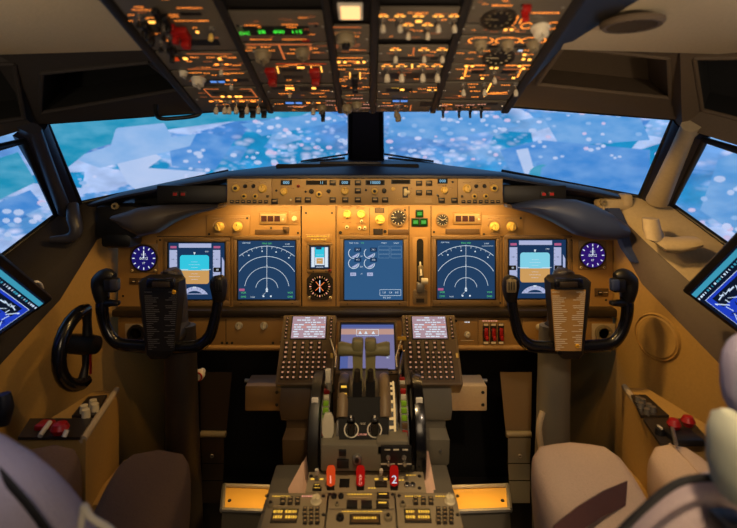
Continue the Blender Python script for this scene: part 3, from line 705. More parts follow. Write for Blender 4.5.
def nd(s, w, h):
    s.rect(-w, -h, w, h, 0, 's_nd'); z = .0004; cx, cy = 0, -h*.66
    def cl(r, a0, a1, ww, n=40):
        pts = [(cx+r*math.cos(math.radians(a0+(a1-a0)*k/n)), cy+r*math.sin(math.radians(a0+(a1-a0)*k/n))) for k in range(n+1)]; run = []
        for p in pts:
            if abs(p[0]) <= w*.99 and abs(p[1]) <= h*.99: run.append(p)
            else:
                if len(run) > 1: s.stroke(run, ww, z, 's_white')
                run = []
        if len(run) > 1: s.stroke(run, ww, z, 's_white')
    cl(h*1.47, 40, 140, .0013, 60); cl(h*1.12, 18, 162, .0014); cl(h*.76, 8, 172, .0012); cl(h*.38, 8, 172, .0012)
    for k in range(13):
        t = math.radians(48+7*k); r0, r1 = h*1.47, h*(1.38 if k % 2 else 1.42)
        p = (cx+r0*math.cos(t), cy+r0*math.sin(t)); q = (cx+r1*math.cos(t), cy+r1*math.sin(t))
        if abs(p[0]) < w: s.stroke([p, q], .0010, z, 's_white')
        if k % 3 == 1 and abs(q[0]) < w*.9: s.disc((cx+h*1.31*math.cos(t), cy+h*1.31*math.sin(t)), .0022, z, 's_white', 8)
    s.stroke([(0, cy+.006), (0, h*.84)], .0011, z, 's_white')
    s.add([(-.004, cy-.002, z), (.004, cy-.002, z), (0, cy+.007, z)], [(0, 1, 2)], 's_white'); s.rect(-.003, cy-.008, .003, cy-.003, z, 's_white')
    s.text('MAG 000', 0, h*.9, .0055, z, 's_green'); s.text('GS0 TAS0', -w*.72, h*.92, .0045, z, 's_white'); s.text('0 NM', w*.72, h*.88, .0045, z, 's_white'); s.stroke([(w*.55, h*.8), (w*.95, h*.8)], .0008, z, 's_white')
    s.text('VOR', -w*.82, -h*.78, .006, z, 's_green'); s.text('DME', -w*.82, -h*.92, .006, z, 's_green'); s.text('VOR', w*.82, -h*.78, .006, z, 's_green'); s.text('DME', w*.82, -h*.92, .006, z, 's_green')
    s.rect(-w*.97, -h*.72, -w*.78, -h*.64, z, 's_magenta'); s.text('TCAS', -w*.5, -h*.93, .0042, z, 's_white'); s.disc((-.010, -h*.9), .0028, z, 's_white', 10); s.disc((.012, -h*.9), .0028, z, 's_white', 10); s.text('10', .0, cy+h*.8, .004, z, 's_white')
    s.stroke([(-.014, cy-.02), (-.004, cy-.010)], .0007, z, 's_white')
def eng(s, w, h):
    s.rect(-w, -h, w, h, 0, 's_eng'); z = .0004
    for cx in (-.68, -.14):
        for cy, tx in ((.56, '24.1'), (.22, '412')):
            s.arc((cx*w, cy*h), w*.18, 0, -230, .0017, z, 's_white'); s.disc((cx*w, cy*h), w*.15, z, 's_lav', 14, -120, 0) 
            s.rect((cx+.02)*w, (cy+.05)*h, (cx+.26)*w, (cy+.19)*h, .0007, 's_navy'); s.text(tx, (cx+.14)*w, (cy+.12)*h, .0052, .001, 's_white')
    for cx in (-.7, -.12): s.rect((cx-.1)*w, -.20*h, (cx+.1)*w, -.09*h, z, 's_lav'); s.text('58.4', cx*w, -.145*h, .0046, .0008, 's_navy')
    s.text('FF', -.41*w, -.14*h, .004, z, 's_white'); s.text('EGT', -.41*w, .10*h, .004, z, 's_white'); s.text('N1', -.41*w, .46*h, .004, z, 's_white')
    s.text('TAT +12c', -.68*w, .9*h, .0052, z, 's_white'); s.text('TO', -.38*w, .9*h, .0052, z, 's_green')
    for x0 in (.18, .60):
        for k in range(3): y = .8-.14*k; s.stroke([(x0*w, y*h), ((x0+.36)*w, y*h), ((x0+.36)*w, (y-.12)*h), (x0*w, (y-.12)*h), (x0*w, y*h)], .0009, z, 's_dim')
    s.text('START', .36*w, .9*h, .0042, z, 's_white'); s.text('VALVE', .78*w, .9*h, .0042, z, 's_white')
    s.stroke([(.22*w, -.66*h), (.94*w, -.66*h), (.94*w, -.86*h), (.22*w, -.86*h), (.22*w, -.66*h)], .0009, z, 's_white')
    for k, tx in enumerate(('1.8', '1.8', '0.0')): s.text(tx, (.36+.22*k)*w, -.76*h, .0062, z, 's_white')
    s.text('KG 3.60', .46*w, -.93*h, .0052, z, 's_white')
display(168, 241.5, 226, 300, 'flight display with a cyan and brown horizon behind the left yoke', pfd('s_cyan'))
display(237.5, 239.5, 296.5, 300, 'round-arc navigation display on dark blue, left of the centre instruments', nd)
display(343.5, 239, 403.5, 300.5, 'blue engine display in the centre of the main panel with four small round gauges', eng)
display(436, 239, 495.5, 299.5, 'round-arc navigation display on dark blue, right of the landing gear lever', nd)
display(507.5, 238.5, 566.5, 299, 'flight display with a pale blue and orange horizon behind the right yoke', pfd('s_skyblue'))

# clocks
for px, py, m, lab in ((144.5, 258, 'blue_dial', 'square clock with a deep blue dial left of the left flight display'), (592, 255, 'purple_dial', 'square clock with a violet dial right of the right flight display')):
    u, v = um(px, py); T = thing('clock', lab, 'clock', main.M(u, v, 0)); k = MAINY/F; r = 12.3*k
    b = MB(); b.box((0, 0, .002), (28*k, 29*k, .004), 'bezel', .006); b.lathe([(r*.98, .003), (r, .0065), (r*1.1, .0065), (r*1.14, .003)], 'bezel_dark', 32); part('case', b, T)
    b = MB(); b.disc((0, 0), r, .0045, m, 32)
    for j in range(12): t = PI/6*j; b.stroke([(r*.74*math.cos(t), r*.74*math.sin(t)), (r*.93*math.cos(t), r*.93*math.sin(t))], r*.07, .005, 'e_white')
    b.text('00:12', 0, -r*.02, r*.24, .005, 'e_white'); b.text('UTC', 0, r*.3, r*.16, .005, 'e_white'); b.text('ET', 0, -r*.4, r*.16, .005, 'e_white'); dl = part('dial', b, T, smooth=False)
    b = MB(); b.stroke([(0, 0), (0, r*.62)], r*.08, .0056, 'e_white'); part('hand', b, dl, smooth=False)
    for sx in (-1, 1): part('knob', control('dial', .0035, 'knob_cream'), T, (sx*11.5*k, -12*k, .004))
for x0, x1, lab in ((207, 250, 'left'), (481, 523, 'right')):
    a, c = x0+13, x1-12
    module('lighting_knob_panel', 'plate with two round yellow selector knobs above the %s pair of displays' % lab, 'control panel', main, (x0, 215, x1, 236.5),
      [('knob', a, 226.5, 4.3, 'knob_yellow', 'r20'), ('knob', c, 226.5, 4.3, 'knob_yellow', 'r-15'), ('ring', a, 226.5, 6.3, 'e_warm_dim', .5, 0, 180), ('ring', c, 226.5, 6.3, 'e_warm_dim', .5, 0, 180), ('words', a, 218.3, 13, .7, 'e_warm_dim'), ('words', c, 218.3, 13, .7, 'e_warm_dim'),
       ('words', a, 233.7, 9, .6, 'e_warm_dim'), ('words', c, 233.7, 9, .6, 'e_warm_dim'), ('screw', x0+2.5, 234, 1.2), ('screw', x1-2.5, 218, 1.2)], 'panel_tan', .004, dot=False)
for x0, lab in ((259.5, 'left'), (453, 'right')):
    u, v = um(x0+14, 218.3); T = thing('warning_light_strip', 'pill-shaped plate with three dark red square lamps, %s of centre on the main panel' % lab, 'light strip', main.M(u, v, 0)); k = MAINY/F
    b = MB(); b.box((0, 0, .0025), (28*k, 12*k, .005), 'panel_tan', .0024, seg=3)
    b.box((0, 0, .006), (25*k, 8.5*k, .003), 'glare_panel', .0014); part('plate', b, T)
    for j in range(3): part('warning_lamp', control('lamp', 4.4*k, 4.4*k, 'lamp_maroon'), T, ((-9+6.6*j)*k, 0, .0075))
    part('toggle_switch', control('toggle', 5.*k, 'knob_cream'), T, (10.5*k, 0, .0075))
for x, y, w, h, lab in ((271, 232, 32, 5, 'dark brown placard strip below the left three-lamp plate'), (462.5, 231.5, 34, 5.5, 'dark brown placard strip below the right three-lamp plate'), (286, 230, 6.5, 7, 'small square dark placard beside the left placard strip')):
    u, v = um(x, y); b = MB(); k = MAINY/F; b.box((0, 0, .001), (w*k, h*k, .002), 'placard_face', .0004)
    for j in range(3): b.rect(-w*k*.45, (h*.25-j*h*.25)*k-.0003, w*k*.4, (h*.25-j*h*.25)*k+.0003, .0022, 'bezel')
    single('placard', b, lab, 'placard', main.M(u, v, 0))
for x, lab in ((294.5, 'small round selector right of the left three-lamp plate'),):
    module('selector_panel', lab, 'control panel', main, (288.5, 211, 300, 225), [('knob', 294.5, 218.5, 2.4, 'knob_cream'), ('words', 294.5, 212.8, 8, .6, 'e_warm_dim'), ('words', 294.5, 223.5, 6, .6, 'e_warm_dim')], 'panel_tan', .003)
module('autobrake_panel', 'tan panel above the engine display with three cream knobs and small toggles', 'control panel', main, (337.5, 206.5, 388, 236),
   [('knob', 347.3, 214, 3.7, 'knob_yellow'), ('knob', 361.3, 214, 3.7, 'knob_yellow'), ('knob', 380, 219.5, 4.3, 'knob_yellow', 'r80'), ('dial', 347, 227, 1.8, 'knob_cream'), ('dial', 359.5, 228, 1.8, 'knob_cream'), ('dial', 364.8, 228, 1.8, 'knob_cream'), ('dial', 361.5, 221, 1.5, 'knob_cream'),
    ('words', 347, 207.9, 9, .6, 'e_warm_dim'), ('words', 361, 207.9, 9, .6, 'e_warm_dim'), ('words', 347, 222.5, 9, .6, 'e_warm_dim'), ('words', 361, 223.8, 11, .6, 'e_warm_dim'), ('words', 360, 233.7, 20, .6, 'e_warm_dim'), ('lamp', 379.5, 210.3, 7.5, 3.8, 'placard_face'),
    ('lamp', 378, 231.4, 7.5, 4.5, 'bezel_dark'), ('screw', 340.5, 232.5, 1.8), ('screw', 385, 231.4, 1.8), ('line', 369.5, 208, 369.5, 235, 'seam', .5)], 'panel_tan', .004)
def gauge(px, py, r, face, label, name='dial_gauge', needles=((-170, .6),), mk='e_white', fr=main, lit='bezel'):
    k = MAINY/F; u, v = fr.uv(px, py); T = thing(name, label, 'gauge', fr.M(u, v, 0)); R = r*k
    b = MB(); b.lathe([(R*.86, .001), (R*.9, .006), (R*1.04, .006), (R*1.08, 0)], lit, 30); part('bezel', b, T)
    b = MB(); b.disc((0, 0), R*.88, .002, face, 30)
    for j in range(12): t = PI/6*j; b.stroke([(R*.62*math.cos(t), R*.62*math.sin(t)), (R*.82*math.cos(t), R*.82*math.sin(t))], R*.09, .0025, mk)
    dl = part('dial', b, T, smooth=False)
    for an, l in needles: b = MB(); t = math.radians(an); b.stroke([(-.15*R*math.cos(t), -.15*R*math.sin(t)), (l*R*math.cos(t), l*R*math.sin(t))], R*.1, .0032, mk); part('needle', b, dl, smooth=False)
    return T
gauge(398.3, 217.5, 8.5, 'black', 'black round flap position gauge above the right side of the engine display', needles=((180, .7), (176, .65)), mk='knob_white')
gauge(442.3, 220, 6.2, 'black', 'small round brake pressure gauge right of the green gear lights', needles=((150, .6), (20, .6)), mk='knob_white')
b = MB(); k = MAINY/F; b.box((0, 0, .001), (22*k, 5.4*k, .002), 'placard_face', .0005); single('placard', b, 'flat dark placard below the black round flap gauge', 'placard', main.M(*um(398, 232), 0))
T = thing('gear_light_cluster', 'three green landing gear lights in a triangle above the gear lever', 'indicator lights', main.M(*um(419.5, 218), 0))
b = MB(); b.box((0, -4.3*k, .0015), (16.5*k, 8.6*k, .003), 'bezel_dark', .001); b.box((0, 4.5*k, .0015), (8*k, 8*k, .003), 'bezel_dark', .001); part('housing', b, T)
for x, y, tx in ((0, 4.4, 'NOSE'), (-4, -4, 'LEFT'), (4, -4, 'RIGHT')):
    b = MB(); b.box((0, 0, .001), (6.6*k, 6.6*k, .002), 'e_green_bg', .0003); b.rect(-2.4*k, -1.6*k, 2.4*k, 1.8*k, .0021, 'e_green_lit'); b.text(tx, 0, .9*k, 1.1*k, .0025, 's_green'); b.text('GEAR', 0, -.8*k, 1.1*k, .0025, 's_green'); part('gear_light', b, T, (x*k, y*k, .003), smooth=False)
# landing gear lever
T = thing('landing_gear_lever', 'silver landing gear lever standing in a dark vertical slot', 'lever', main.M(*um(420, 270), 0))
b = MB(); hh = 33*k; b.box((0, 0, .001), (15*k, 2*hh, .002), 'panel_tan', .0005)
pts = [(3.4*k*math.cos(math.radians(a)), 28*k+3.4*k*math.sin(math.radians(a)), .0022) for a in range(0, 181, 20)]+[(-3.4*k, -22*k, .0022), (3.4*k, -22*k, .0022)]
b.add(pts, [tuple(range(len(pts)))], 'black_matte'); part('slot_plate', b, T)
b = MB(); b.tube([(0, 8*k, .004), (0, 2*k, .02), (0, -4*k, .032)], [.003, .004, .005], 'steel', 10); b.box((0, -2*k, .018), (5*k, 15*k, .010), 'gear_grey', .003); part('lever_arm', b, T)
b = MB(); b.cyl((-.012, 0, 0), .009, .009, .018, 'knob_white', 18, M=Matrix.Translation((0, -8*k, .030)) @ Matrix.Rotation(PI/2, 4, 'Y')); b.box((0, -16*k, .014), (8*k, 10*k, .012), 'steel', .003); part('wheel_knob', b, T)
for x, y in ((-5, -20), (5, -20), (-5, -28), (5, -28)): part('screw', control('screw', .003, 'steel'), T, (x*k, y*k, .002))
module('gear_limit_placard', 'lower gear lever plate with small brown fittings', 'placard', main, (412.5, 290, 427.5, 303.5), [('words', 420, 293, 10, .7, 'gear_grey'), ('words', 420, 296, 10, .7, 'gear_grey'), ('hole', 420, 300, 8, 4, 'bezel_dark')], 'panel_tan_dark', .006)
# standby instruments
module('placard', 'small yellow printed placard above the standby horizon', 'placard', main, (305.5, 234, 332, 242), [('words', 319, 236.2, 23, 1.1, 'd_gold'), ('words', 319, 239.2, 15, 1.1, 'd_gold')], 'panel_tan', .002)
def stby(s, w, h):
    s.rect(-w, -h, w, h, 0, 's_navy'); z = .0004; s.rect(-w*.9, -h*.9, -w*.55, h*.9, z, 's_white'); s.rect(w*.55, -h*.9, w*.9, h*.9, z, 's_white'); s.rect(-w*.5, -h*.02, w*.5, h*.88, z, 's_cyan'); s.rect(-w*.5, -h*.72, w*.5, -h*.02, z, 's_white')
    s.rect(-w*.34, -h*.6, w*.34, -h*.1, .0008, 's_brown'); s.rect(-w*.4, h*.7, w*.2, h*.9, .0008, 's_nd'); s.stroke([(-w*.4, h*.2), (w*.4, h*.2)], .0008, .0008, 's_white'); s.stroke([(-w*.2, -h*.3), (w*.2, -h*.3)], .001, .001, 's_white'); s.stroke([(-w*.4, -h*.9), (w*.4, -h*.9)], .0016, .0008, 's_white')
T = display(309.5, 245, 330, 269, 'tiny bright cyan standby horizon screen left of the engine display', stby, bw=.007, nm='standby_display')
part('knob', control('dial', .0045, 'red_guard'), T, (10*k, -13*k, .006))
T = thing('radio_compass', 'black round compass gauge with orange needles below the standby horizon', 'gauge', main.M(*um(320, 286), 0)); R = 11.2*k
b = MB()
pts = [(a*13*k, c*13.6*k) for a, c in ((-1, -.55), (-.6, -1), (.6, -1), (1, -.55), (1, .55), (.6, 1), (-.6, 1), (-1, .55))]
b.rings([[Vector((x, y, 0)) for x, y in pts], [Vector((x, y, .006)) for x, y in pts]], 'bezel_dark'); part('case', b, T)
b = MB(); b.disc((0, 0), R, .0064, 'glass_black', 30)
for j in range(24): t = PI/12*j; b.stroke([(R*.76*math.cos(t), R*.76*math.sin(t)), (R*.93*math.cos(t), R*.93*math.sin(t))], R*(.09 if j % 3 == 0 else .04), .0068, 'e_red_text' if j % 3 == 0 else 's_brown')
dl = part('compass_card', b, T, smooth=False)
for t, m in ((1.57, 's_white'), (.75, 'e_line'), (2.25, 'e_line')): b = MB(); b.stroke([(-R*.5*math.cos(t), -R*.5*math.sin(t)), (R*.55*math.cos(t), R*.55*math.sin(t))], R*.07, .0072, m); part('needle', b, dl, smooth=False)
for sx in (-1, 1): part('knob', control('dial', .0042, 'knob_cream'), T, (sx*10.5*k, -11*k, .006))
# small details right & left of yokes on the main panel
for x, y, w, h, lab in ((137, 281, 15, 7, 'small brown switch plate under the blue clock'), (601, 292, 14, 8, 'small dark switch plate under the violet clock')):
    module('switch_plate', lab, 'control panel', main, (x-w/2, y-h/2, x+w/2, y+h/2), [('button', x-2, y, 4, 3, 'bezel_dark', 'e_warm_dim'), ('words', x+4, y, 4, .6, 'e_warm_dim')], 'placard_face', .004)

# dark bar put in for the shelf shadow, and lower panel
b = MB(); x0, z0 = um(118, 310, main); x1, z1 = um(613, 317, main)
b.box(((x0+x1)/2, 0, 0), (x1-x0, .05, .022), 'bezel_dark', .006); single('panel_shade_bar', b, 'dark horizontal bar standing in for the shadow below the main instrument panel', 'ledge', Vector((0, 1.455, um(366, 312.5, lowf)[1]+1.15)))
T = thing('lower_instrument_board', 'long brown lower panel strip beneath the dark ledge', 'panel', lowf.M(0, 0, 0))
x0, v1 = um(118, 318, lowf); x1, v0 = um(613, 347, lowf)
b = MB(); b.box(((x0+x1)/2, (v0+v1)/2, -.008), (x1-x0, v1-v0, .016), 'panel_tan', .002); part('board', b, T)
b = MB(); b.tube([(x0, v0, .004), (x1, v0, .004)], .008, 'panel_tan', 12); part('rolled_edge', b, T)
b = MB()
for px in (160, 226, 284, 452, 522, 575): b.stroke([um(px, 319, lowf), um(px, 346, lowf)], .002, .0006, 'seam')
part('seam_line', b, T, smooth=False)
kl = 1.445/F
for px, py, r in ((192, 329, 3.6), (239, 325.5, 3.4), (264, 325.5, 3.4), (539, 327, 3.0)):
    u, v = um(px, py, lowf); part('knob', control('knob', r*kl, 'knob_white'), T, (u, v, 0))
for px, py in ((222, 343), (227, 343), (232, 343), (273, 343), (281, 342), (462, 343), (506, 344), (545, 343), (456, 321), (461, 335)):
    u, v = um(px, py, lowf); part('screw', control('screw', .004), T, (u, v, 0))
for px, lab in ((137, 'left'), (603, 'right')):
    u, v = um(px, 333, lowf); T = thing('air_vent', 'round black air nozzle on a pale square plate low beside the %s yoke' % lab, 'vent', lowf.M(u, v, 0))
    b = MB(); b.box((0, 0, .002), (23*kl, 19*kl, .004), 'sill_beige', .0018); part('plate', b, T)
    b = MB(); b.lathe([(0, .004), (5*kl, .004), (6*kl, .012), (8.5*kl, .012), (9*kl, .004)], 'black' if lab == 'left' else 'gear_grey', 24); part('nozzle', b, T)
module('fuel_switch_panel', 'brown plate with three red-lined switches low between the keypad and right yoke', 'control panel', lowf, (478, 319, 508, 346),
   [('hole', 485.5, 333, 6.4, 15, 'bezel_dark'), ('hole', 493, 333, 6.4, 15, 'bezel_dark'), ('hole', 500.5, 333, 6.4, 15, 'bezel_dark')]+[('guard', x, 333, 3.6, 8, 'red_guard') for x in (485.5, 493, 500.5)]+
   [('lamp', x, y, 4.6, 2, 'e_warm_dim') for x in (485.5, 493, 500.5) for y in (324, 342)]+[('words', 490, 320.5, 16, .7, 'e_red_text')], 'panel_tan', .004)
module('selector_panel', 'brown plate with one pale selector right of the right keypad unit', 'control panel', lowf, (458, 322, 477, 346), [('knob', 467, 334, 2.8, 'knob_white'), ('words', 467, 321.8, 5, 1, 'e_white'), ('words', 467, 340, 12, .6, 'e_warm_dim')], 'panel_tan', .003)
# ================================================================ CONTROL YOKES AND COLUMNS
def yoke(cx, hub_px, lab, mirror, face, lines, cover, label):
    Y = 1.2; k = Y/F; T = thing('control_yoke', label, 'yoke', W(hub_px, 345, Y))
    def P(px, py, dy=0): return W(px, py, Y+dy)-T.location
    s = -1 if mirror else 1
    X = lambda d: hub_px+s*d                     # offsets from the hub, negative = outboard for the left yoke
    b = MB(); b.tube([P(X(-57.5), 296, -.0), P(X(-59), 308, -.004), P(X(-57), 322), P(X(-51), 336), P(X(-41), 344), P(X(-20), 346.5), P(X(0), 347), P(X(26), 347), P(X(40), 344.5), P(X(49), 335), P(X(54), 318), P(X(57), 300), P(X(57), 292)],
                     [.015, .015, .014, .014, .015, .016, .016, .015, .015, .014, .013, .013, .013], 'black_gloss', 14, sq=.85, smooth=4); part('wheel_rim', b, T)
    # outboard grip with trim switches, inboard grip
    b = MB(); b.tube([P(X(-58), 302), P(X(-60), 291), P(X(-60), 281), P(X(-54), 275.5, -.008), P(X(-47), 277, -.012)], [.015, .020, .022, .018, .010], 'black', 14, smooth=4); g = part('grip', b, T)
    b = MB(); b.box(P(X(-49), 285, -.016), (.030, .028, .032), 'black', .005); b.box(P(X(-47), 285, -.030), (.018, .009, .026), 'trim_grey' if not mirror else 'pad_blue', .003); part('trim_switch', b, g)
    b = MB(); b.tube([P(X(-56), 303, -.004), P(X(-44), 303, -.02)], [.010, .007], 'black', 10); b.box(P(X(-45), 303, -.02), (.018, .016, .011), 'black', .004); part('trigger', b, g)
    b = MB(); b.tube([P(X(57), 301), P(X(58), 294), P(X(57.5), 285), P(X(57), 279, -.004), P(X(56.5), 275.5, -.004)], [.013, .018, .021, .019, .010], 'black', 14, smooth=4); g = part('grip', b, T)
    b = MB(); b.box(P(X(57), 286, -.021), (.024, .008, .032), 'black' if not mirror else 'gear_grey', .004)
    for q in (-1, 0, 1): b.box(P(X(57), 286, -.026)+Vector((q*.006, 0, 0)), (.002, .003, .020), 'black', .0005)
    part('grip_plate', b, g)
    # hub with checklist clipboard
    b = MB(); rs = []
    for py, wd, dy in ((277, 16, 0), (281, 20, -.004), (300, 18.5, -.006), (330, 15, -.008), (352, 12.5, -.006), (356, 9, 0)):
        h = wd*k; c = P(hub_px, py, dy)
        rs.append([c+Vector((-h, .03, 0)), c+Vector((-h, -.014, 0)), c+Vector((-h+.006, -.02, 0)), c+Vector((h-.006, -.02, 0)), c+Vector((h, -.014, 0)), c+Vector((h, .03, 0))])
    b.rings(rs, 'black'); hub = part('hub', b, T)
    b = MB(); p0 = P(hub_px, 290, -.029); p1 = P(hub_px, 351, -.031)
    b.rings([[p0+Vector((-17*k, 0, 0)), p0+Vector((17*k, 0, 0)), p0+Vector((17*k, .004, 0)), p0+Vector((-17*k, .004, 0))], [p1+Vector((-12.5*k, 0, 0)), p1+Vector((12.5*k, 0, 0)), p1+Vector((12.5*k, .004, 0)), p1+Vector((-12.5*k, .004, 0))]], face)
    rr = random.Random(3)
    n = 30
    for i in range(n):
        t = (i+1)/(n+1); c = p0.lerp(p1, t)+Vector((0, -.0008, 0)); hw = (16.5-4.5*t)*k
        for a, q in ((-hw, -hw+hw*rr.uniform(.3, .95)), (hw-hw*rr.uniform(.25, .8), hw)):
            if rr.random() < .12: continue
            b.add([c+Vector((a, 0, -.0007)), c+Vector((q, 0, -.0007)), c+Vector((q, 0, .0007)), c+Vector((a, 0, .0007))], [(0, 1, 2, 3)], lines)
    part('checklist_plate', b, hub)
    b = MB(); b.box(P(hub_px, 283, -.028), (27*k, .012, 9*k), 'black_gloss', .003); b.box(P(hub_px, 284.5, -.036), (17*k, .006, 5*k), 'bezel_dark', .001); part('clip', b, hub)
    o = part('screw', control('screw', .0055, 'd_gold' if False else 'yellow_label'), T, P(hub_px+(13 if not mirror else 9), 292 if not mirror else 346, -.034)); o.rotation_euler = (PI/2, 0, 0)
    # column head behind the hub
    C = thing('control_column', '%s control column rising from the dark footwell behind its yoke' % ('dark brown left' if not mirror else 'tan-lit right'), 'column', Vector((cx, 1.31, 0.02)))
    b = MB(); rs = []
    for z, w, dd, oy in ((0, .05, .07, .02), (.2, .048, .065, .015), (.45, .044, .05, .0), (.66, .042, .045, -.01), (.72, .04, .042, -.012)):
        rs.append([Vector((w*math.cos(a), oy+dd*math.sin(a)*.7, z)) for a in [2*PI*i/18+.1 for i in range(18)]])
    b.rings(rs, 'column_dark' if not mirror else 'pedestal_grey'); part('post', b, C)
    b = MB(); rs = []
    hs = (.018 if mirror else -.018); head = [(.66, .034, .0), (.72, .034, -.004), (.79, .034, -.012), (.84, .032, -.02), (.865, .024, -.03), (.872, .012, -.035)]
    for z, w, oy in head: rs.append([Vector((hs+w*math.cos(a), oy+.034*math.sin(a), z)) for a in [2*PI*i/18 for i in range(18)]])
    b.rings(rs, cover); part('head_cover', b, C)
    b = MB(); b.tube([(0, .0, .71), (0, -.08, .70)], [.026, .024], 'black', 14); part('shaft', b, C)
    if mirror:
        b = MB(); b.tube([(-.038, -.03, .50), (-.05, -.036, .46), (-.042, -.034, .40)], .008, 'sill_beige', 8, smooth=3); b.tube([(-.04, -.03, .2), (-.046, -.036, .16)], .009, 'sill_beige', 8); part('cable', b, C)
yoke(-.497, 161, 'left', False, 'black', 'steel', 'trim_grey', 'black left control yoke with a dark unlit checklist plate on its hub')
yoke(.492, 568.5, 'right', True, 'panel_tan', 'white_paint', 'trim_grey', 'black right control yoke with a brightly lit tan checklist plate on its hub')  # tan face and white lines carry the plate's lit look as colour

# ================================================================ FOOTWELL
for s, lab in ((-1, 'left'), (1, 'right')):
    T = thing('rudder_pedal_housing', ('dark' if s < 0 else 'grey-brown')+' tapered rudder pedal housing in the %s footwell' % lab, 'pedal housing', W(366+s*151, 500, 1.42))
    def P(px, py, dy=0): return W(366+s*(px-366), py, 1.42+dy)-T.location
    b = MB()
    def slab(x0, x1, x2, x3, y0, y1, dy, th=.06, m='pedestal_grey'):
        a = [P(x0, y0, dy), P(x1, y0, dy), P(x1, y0, dy+th), P(x0, y0, dy+th)]; c = [P(x2, y1, dy), P(x3, y1, dy), P(x3, y1, dy+th), P(x2, y1, dy+th)]
        b.rings([a, c], m)
    slab(500, 532, 506, 531, 372, 436, .02, m='panel_tan_dark' if s > 0 else 'bezel_dark'); part('upper_cover', b, T)  # left housing in darker material, footwell shade put into its colour
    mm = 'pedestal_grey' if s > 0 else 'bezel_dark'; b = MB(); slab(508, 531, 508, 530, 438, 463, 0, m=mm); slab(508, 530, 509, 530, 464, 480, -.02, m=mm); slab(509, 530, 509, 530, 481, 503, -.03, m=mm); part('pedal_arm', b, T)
    b = MB(); b.tube([P(506, 434, .01), P(531, 434, .01)], .009, 'gear_grey', 10); part('front_lip', b, T)
    o = part('screw', control('screw', .006, 'steel'), T, P(520, 456, -.003)); o.rotation_euler = (PI/2, 0, 0)
    T = thing('footwell_bracket', 'thin pale metal bar across the dark %s footwell' % lab, 'bracket', W(366+s*104, 381, 1.5)); b = MB()
    b.tube([W(366+s*(453-366), 380.5, 1.5)-T.location, W(366+s*(487-366), 380.5, 1.5)-T.location], .006, 'steel', 8); part('bar', b, T)
    T = thing('footwell_box', 'flat grey-tan equipment box low beside the pedestal in the %s footwell' % lab, 'equipment box', W(366+s*104, 411, 1.42)); b = MB()
    x0, x1 = sorted((W(366+s*85, 0, 1.42).x, W(366+s*121, 0, 1.42).x)); z = (411-386)*1.42/F
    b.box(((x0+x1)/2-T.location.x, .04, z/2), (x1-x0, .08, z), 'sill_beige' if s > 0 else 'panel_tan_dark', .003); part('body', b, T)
    for q in (.25, .75): o = part('screw', control('screw', .005), T, (x1-T.location.x-.012, -.001, z*q)); o.rotation_euler = (PI/2, 0, 0)
    # lit foot tray
    T = thing('foot_tray', 'shallow gold-lit metal tray on the footwell floor %s of the pedestal' % lab, 'tray', W(366+s*112, 500, 1.28))
    def Q(px, py, Y): return W(366+s*(px-366), py, Y)-T.location
    b = MB(); a0, a1, c0, c1 = Q(448, 489, 1.36), Q(508, 487, 1.36), Q(448, 514, 1.19), Q(510, 512, 1.19)
    dn = Vector((0, 0, -.012)); b.rings([[a0, a1, a1+dn, a0+dn], [c0, c1, c1+dn, c0+dn]], 'gold_metal'); part('pan', b, T)
    b = MB(); up = Vector((0, 0, .022))
    for p, q in ((a0, a1), (a1, c1), (c0, c1)): b.tube([p+up*.2, q+up*.2], .006, 'steel', 8)
    b.rings([[c0, c1, c1+Vector((0, .01, 0)), c0+Vector((0, .01, 0))], [c0+Vector((0, -.01, -.06)), c1+Vector((0, -.01, -.06)), c1+Vector((0, .0, -.06)), c0+Vector((0, .0, -.06))]], 'pedestal_grey'); part('rim', b, T)
    o = part('screw', control('screw', .005), T, c0.lerp(a0, .4)+(c1-c0)*.93+Vector((0, 0, .002)))
T = thing('round_knob', 'small pale round knob with a red ring in the dark left footwell', 'knob', W(200, 374, 1.40)); b = MB(); b.lathe([(0, -.02), (.011, -.02), (.015, -.012), (.015, .0), (.009, .004), (.009, .022)], 'knob_white', 18); o = part('cap', b, T); o.rotation_euler = (-PI/2, 0, 0)
b = MB(); b.lathe([(.010, -.022), (.013, -.022), (.0135, -.02)], 'red_guard', 18); o = part('ring', b, T); o.rotation_euler = (-PI/2, 0, 0)

# ================================================================ CENTRE PEDESTAL
T = thing('pedestal_body', 'grey centre pedestal casing rising from the floor between the footwells', 'pedestal', Vector((0, 1.2, 0)))
b = MB(); xc = -.006
b.box((xc, .25, .33), (.19, .12, .60), 'panel_tan_dark', .004); part('front_stem', b, T); b = MB()
b.box((xc-.01, -.20, .24), (.39, .24, .48), 'pedestal_grey', .006)   # aft box under the radios
part('casing', b, T)
for s in (-1, 1):
    b = MB(); x0 = .155*s+xc
    rs = []
    for z, w, y0, y1 in ((.625, .050, -.02, .16), (.58, .050, -.035, .16), (.555, .047, -.03, .16), (.548, .036, -.02, .16), (.53, .036, -.02, .16), (.515, .042, -.045, .16), (.46, .040, -.045, .16), (.44, .032, -.03, .16), (.2, .026, -.02, .16)):
        rs.append([Vector((x0-w, y0, z)), Vector((x0+w, y0, z)), Vector((x0+w, y1, z)), Vector((x0-w, y1, z))])
    b.rings(rs, 'pedestal_grey' if s > 0 else 'placard_face'); part('side_cover', b, T)  # left cover is a shaded copy of the lit right one
    o = part('screw', control('screw', .004, 'steel'), T, (x0+.02, -.048, .49)); o.rotation_euler = (PI/2, 0, 0)

